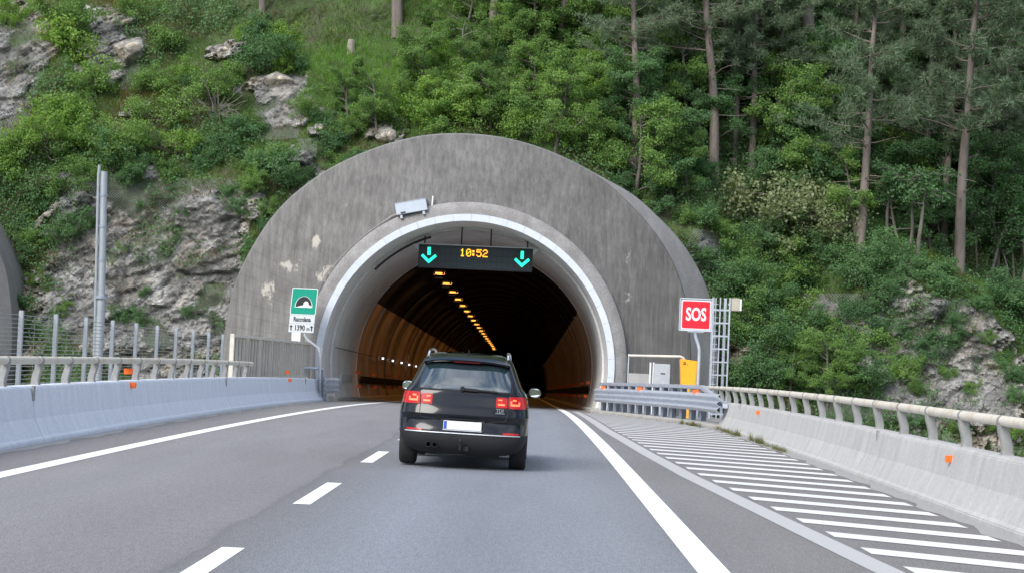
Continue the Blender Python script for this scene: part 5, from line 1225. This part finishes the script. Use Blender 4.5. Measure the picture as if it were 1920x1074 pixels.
for (phrase, x0, x1, y0, y1, n, s0, s1, lm, what, sd_) in [
        ('right of the caged ladder', 1350, 1500, 440, 720, 15, .75, 1.15, [M['leaf'], M['leaf_c']], 'bushy shrub', 201), ('on the slope below the solitary pine', 1500, 1690, 480, 740, 15, .7, 1.1, [M['leaf'], M['leaf_c']], 'bushy shrub', 202),
        ('growing on the cliff behind the right barrier', 1690, 1920, 620, 810, 14, .35, .6, [M['leaf'], M['leaf_c']], 'tuft like shrub', 203), ('at the far left above the neighbouring portal', 0, 130, 270, 450, 8, .7, 1.1, [M['leaf_c'], M['leaf']], 'dark green shrub', 204),
        ('between the pale boulder and the mast', 140, 440, 110, 330, 11, .5, .85, [M['leaf_c'], M['leaf_c'], M['leaf']], 'scrubby shrub', 205), ('left of the portal crown', 440, 700, 60, 320, 11, .5, .85, [M['leaf'], M['leaf_b'], M['leaf_c']], 'scrubby shrub', 206),
        ('rooted in the big left cliff', 60, 470, 350, 640, 11, .25, .42, [M['leaf'], M['leaf_c']], 'tiny shrub', 207), ('beside the left rim of the portal', 440, 580, 330, 520, 8, .5, .8, [M['leaf_c'], M['leaf']], 'rim shrub', 208), ('beside the right rim of the portal', 1120, 1320, 300, 480, 10, .5, .85, [M['leaf'], M['leaf_c']], 'rim shrub', 209)]:
    zone(phrase, fill(x0, x1, y0, y1, n, sd_), 'shrub', BUSH, lm, M['bark2'], 'shrub', 'shrubs '+phrase, what, s0, s1, sd_, 12)
plant('pale_shrub', PALE[0], hit(1430, 445), 1.3, .4, M['leaf_p'], M['twig'], 'pale yellowish flowering shrub below the forest right of the portal', 'shrub', None, part='foliage', trunk='stem')
plant('pale_shrub', PALE[0], hit(1520, 450), 1.05, 2.4, M['leaf_p'], M['twig'], 'smaller pale yellowish shrub growing at the rock edge', 'shrub', None, part='foliage', trunk='stem')
def brush(seed):
    r = np.random.default_rng(seed); b = MB()
    for k in range(34):
        a = r.uniform(0, 6.28); d = np.array([math.cos(a), -abs(math.sin(a))*.6, r.uniform(-.1, .8)]); p_ = np.array([r.normal()*.15, 0, 0]); pts = [p_]; L_ = r.uniform(.7, 1.7)
        for i in range(5): d = d+r.normal(size=3)*.22; p_ = p_+d/np.linalg.norm(d)*L_/5; pts.append(p_)
        b.tube(pts, list(np.linspace(.016, .006, 6)), 4, cap=False)
        for j in (2, 3, 4):
            q = pts[j]; e_ = d+r.normal(size=3)*.6; b.tube([q, q+e_/np.linalg.norm(e_)*.35], [.008, .004], 4, cap=False)
    me = bpy.data.meshes.new('dead_brush'); me.from_pydata(b.V, [], b.F); return me
BR = [brush(1), brush(2)]
for i, (px, py, sc_, lab) in enumerate([(400,215,1.2,'spreading bare grey brush above the cliff between two shrubs'), (300,280,.9,'low bare brush near the top of the big cliff'), (345,290,.8,'small bare brush at the cliff edge above the net'), (1215,285,1.0,'bare twiggy brush right of the portal crown'), (680,240,.7,'bare twigs behind the portal rim near its top'), (90,285,.9,'bare grey brush on the far left slope'), (1400,350,.9,'bare twigs beneath the slim pines')]):
    o = link('dead_brush', BR[i % 2], M['twig']); o.location = hit(px, py); o.scale = (sc_,)*3; o.rotation_euler = (0, 0, i*.3); setp(o, lab, 'brush', 'bare brush on the hillside')
def boulder(seed, rx, ry_, rz):
    r = np.random.default_rng(seed); bm = bmesh.new()
    for p_ in r.normal(size=(26, 3)):
        p_ = p_/np.linalg.norm(p_)*r.uniform(.8, 1.05); bm.verts.new((p_[0]*rx, p_[1]*ry_, p_[2]*rz))
    bmesh.ops.convex_hull(bm, input=bm.verts); bmesh.ops.delete(bm, geom=[v for v in bm.verts if not v.link_faces], context='VERTS')
    bmesh.ops.bevel(bm, geom=bm.edges[:], offset=.05, segments=1, affect='EDGES', clamp_overlap=True)
    bmesh.ops.triangulate(bm, faces=bm.faces); bmesh.ops.subdivide_edges(bm, edges=bm.edges[:], cuts=2, use_grid_fill=True)
    for v in bm.verts:
        q = np.array(v.co); n_ = (fbm(np.array([q[0]*2.2+seed]), np.array([q[2]*2.2+q[1]]), 9, 4)[0]-.5)*.16; v.co += v.co.normalized()*n_
    me = bpy.data.meshes.new('boulder'); bm.to_mesh(me); bm.free()
    a_ = me.attributes.new('rock', 'FLOAT', 'POINT'); a_.data.foreach_set('value', np.full(len(me.vertices), 1.3, np.float32)); return me
for i, (px, py, rx, rz, lab) in enumerate([(240, 92, .98, .78, 'large pale grey boulder on the upper left crag'), (728, 256, .62, .36, 'pale boulder resting just above the portal rim'), (522, 152, .85, .42, 'broad pale boulder above the left portal shoulder'), (815//2+12, 95, .5, .24, 'small pale slab between the big boulder and the grass slope'), (85, 60, .7, .6, 'grey boulder near the upper left corner'), (598, 243, .4, .3, 'small pale boulder beside the portal shoulder net')]):
    p = hit(px, py); o = link('boulder', boulder(300+i, rx, rx*.8, rz), M['hill']); o.location = p+np.array([0, .15, 0]); setp(o, lab, 'boulder', 'pale boulders on the left slope')
# tree stump on the grass slope
p = hit(658, 92); b = MB(); b.tube([p-np.array([0,0,.3]), p+np.array([0,0,.18]), p+np.array([.02,0,.42])], [.22,.19,.16], 9); setp(b.build('tree_stump', M['twig']), 'grey broken tree stump on the bright grass slope', 'stump')

# ------------------------------------------------------------------ grass and low cover on the slope
def scatter(n, seed):
    r = np.random.default_rng(seed); x = r.uniform(-25, 25, n); z = r.uniform(-5, 22, n)
    inside = (np.hypot(x-XC, z-ZC) > 7.3) & ((np.abs(x-XC) > 9.2) | (z > 1)) & ((np.abs(x-X2) > 8) | (z > 9)); x, z = x[inside], z[inside]
    k = rockmask(x, z)+(r.random(len(x))-.5)*.35; tuft = fbm(x*1.1, z*1.4, 140, 3) > .60; ok = (k < .48) | (tuft & (r.random(len(x)) < .8)); x, z = x[ok], z[ok]
    return x, Dfull(x, z), z, r
x, yv, z, r = scatter(420000, 3); n = len(x)
dens_ = fbm(x*.35, z*.35, 90, 4); keep_ = r.random(n) < np.clip(.25+1.6*(dens_-.3), .15, 1); x, yv, z = x[keep_], yv[keep_], z[keep_]; n = len(x)
tall = fbm(x*.5+9, z*.5, 91, 3); Ln = (.18+.62*tall*r.random(n))[:, None]; B0 = np.stack([x, yv+.05, z], -1)
d = np.stack([r.normal(0, .45, n), -.45+r.normal(0, .35, n), .9+r.normal(0, .25, n)], -1); d /= np.linalg.norm(d, axis=1)[:, None]
sv = np.stack([r.uniform(.010, .024, n), r.normal(0, .006, n), np.zeros(n)], -1)
tip = B0+d*Ln+np.stack([np.zeros(n), -Ln[:, 0]*.25, -Ln[:, 0]*.2], -1)
V = np.stack([B0-sv, B0+sv, tip], 1).reshape(-1, 3)
bright = np.exp(-(((x+6)/5.5)**2+((z-15)/5)**2))*.6+np.exp(-(((x-17)/4)**2+((z-6)/2.5)**2))*.35
dry = sst(.44, .60, fbm(x*.45, z*.6, 92, 4))*.5+.18*sst(-4, -10, x)*sst(15, 11, z)
var = np.clip(.55+bright-dry+r.normal(0, .13, n), 0, 1)
gm = fastmesh('grass', V, np.arange(3*n).reshape(-1, 3), {'var': np.repeat(var, 3)})
setp(link('grass', gm, M['grass']), 'tufted green and straw coloured grass on the hillside', 'grass', None, 'stuff')
x, yv, z, r = scatter(330000, 8); n = len(x)
dn = fbm(x*.4+5, z*.4, 95, 4); keep_ = dn > .36+.16*r.random(n)+.13*sst(0, -6, x)+.35*np.exp(-(((x+6)/5.0)**2+((z-15)/4)**2)); x, yv, z = x[keep_], yv[keep_], z[keep_]; n = len(x)
h = r.random(n)**1.5*.55; Q = np.stack([x+r.normal(0, .05, n), yv-.10-h*.5, z+h*.7], -1)
V, F_ = leaf_quads(Q, .115, r, up=.45, out=np.tile([0, -.7, 0], (n, 1))); var = np.clip(fbm(x*.6, z*.6, 97, 3)+r.normal(0, .18, n), 0, 1)
setp(link('undergrowth', fastmesh('undergrowth', V, F_, {'var': np.repeat(var, 4)}), M['leaf_c']), 'low leafy undergrowth covering the hillside between shrubs', 'undergrowth', None, 'stuff')
# weeds along the foot of the right barrier and guardrail
r = np.random.default_rng(21); Vw = []; vw = []
for k in range(80):
    yy = r.uniform(19, 57); 
    if fbm(np.array([yy*.35]), np.array([3.]), 5, 2)[0] < .45: continue
    xx = float(BXR(yy))-.04 if yy < 52 else float(np.interp(yy, [52, 55.2, 71.5], [5.0, 4.8, 2.45])); m_ = r.integers(12, 40); hh = r.uniform(.05, .20)
    for _ in range(m_):
        bx_ = np.array([xx-abs(r.normal(0, .05)), yy+r.normal(0, .18), float(zr(yy))]); tp_ = bx_+np.array([r.normal(0, .05)-.02, r.normal(0, .06), hh*r.uniform(.4, 1.2)]); s_ = np.array([.006, .01, 0])
        Vw += [bx_-s_, bx_+s_, tp_]; vw += [np.clip(.22+r.normal(0, .2), 0, .7)]*3
setp(link('weeds', fastmesh('weeds', np.array(Vw), np.arange(len(Vw)).reshape(-1, 3), {'var': vw}), M['grass']), 'sparse weeds growing along the foot of the right barrier', 'weeds', None, 'stuff')
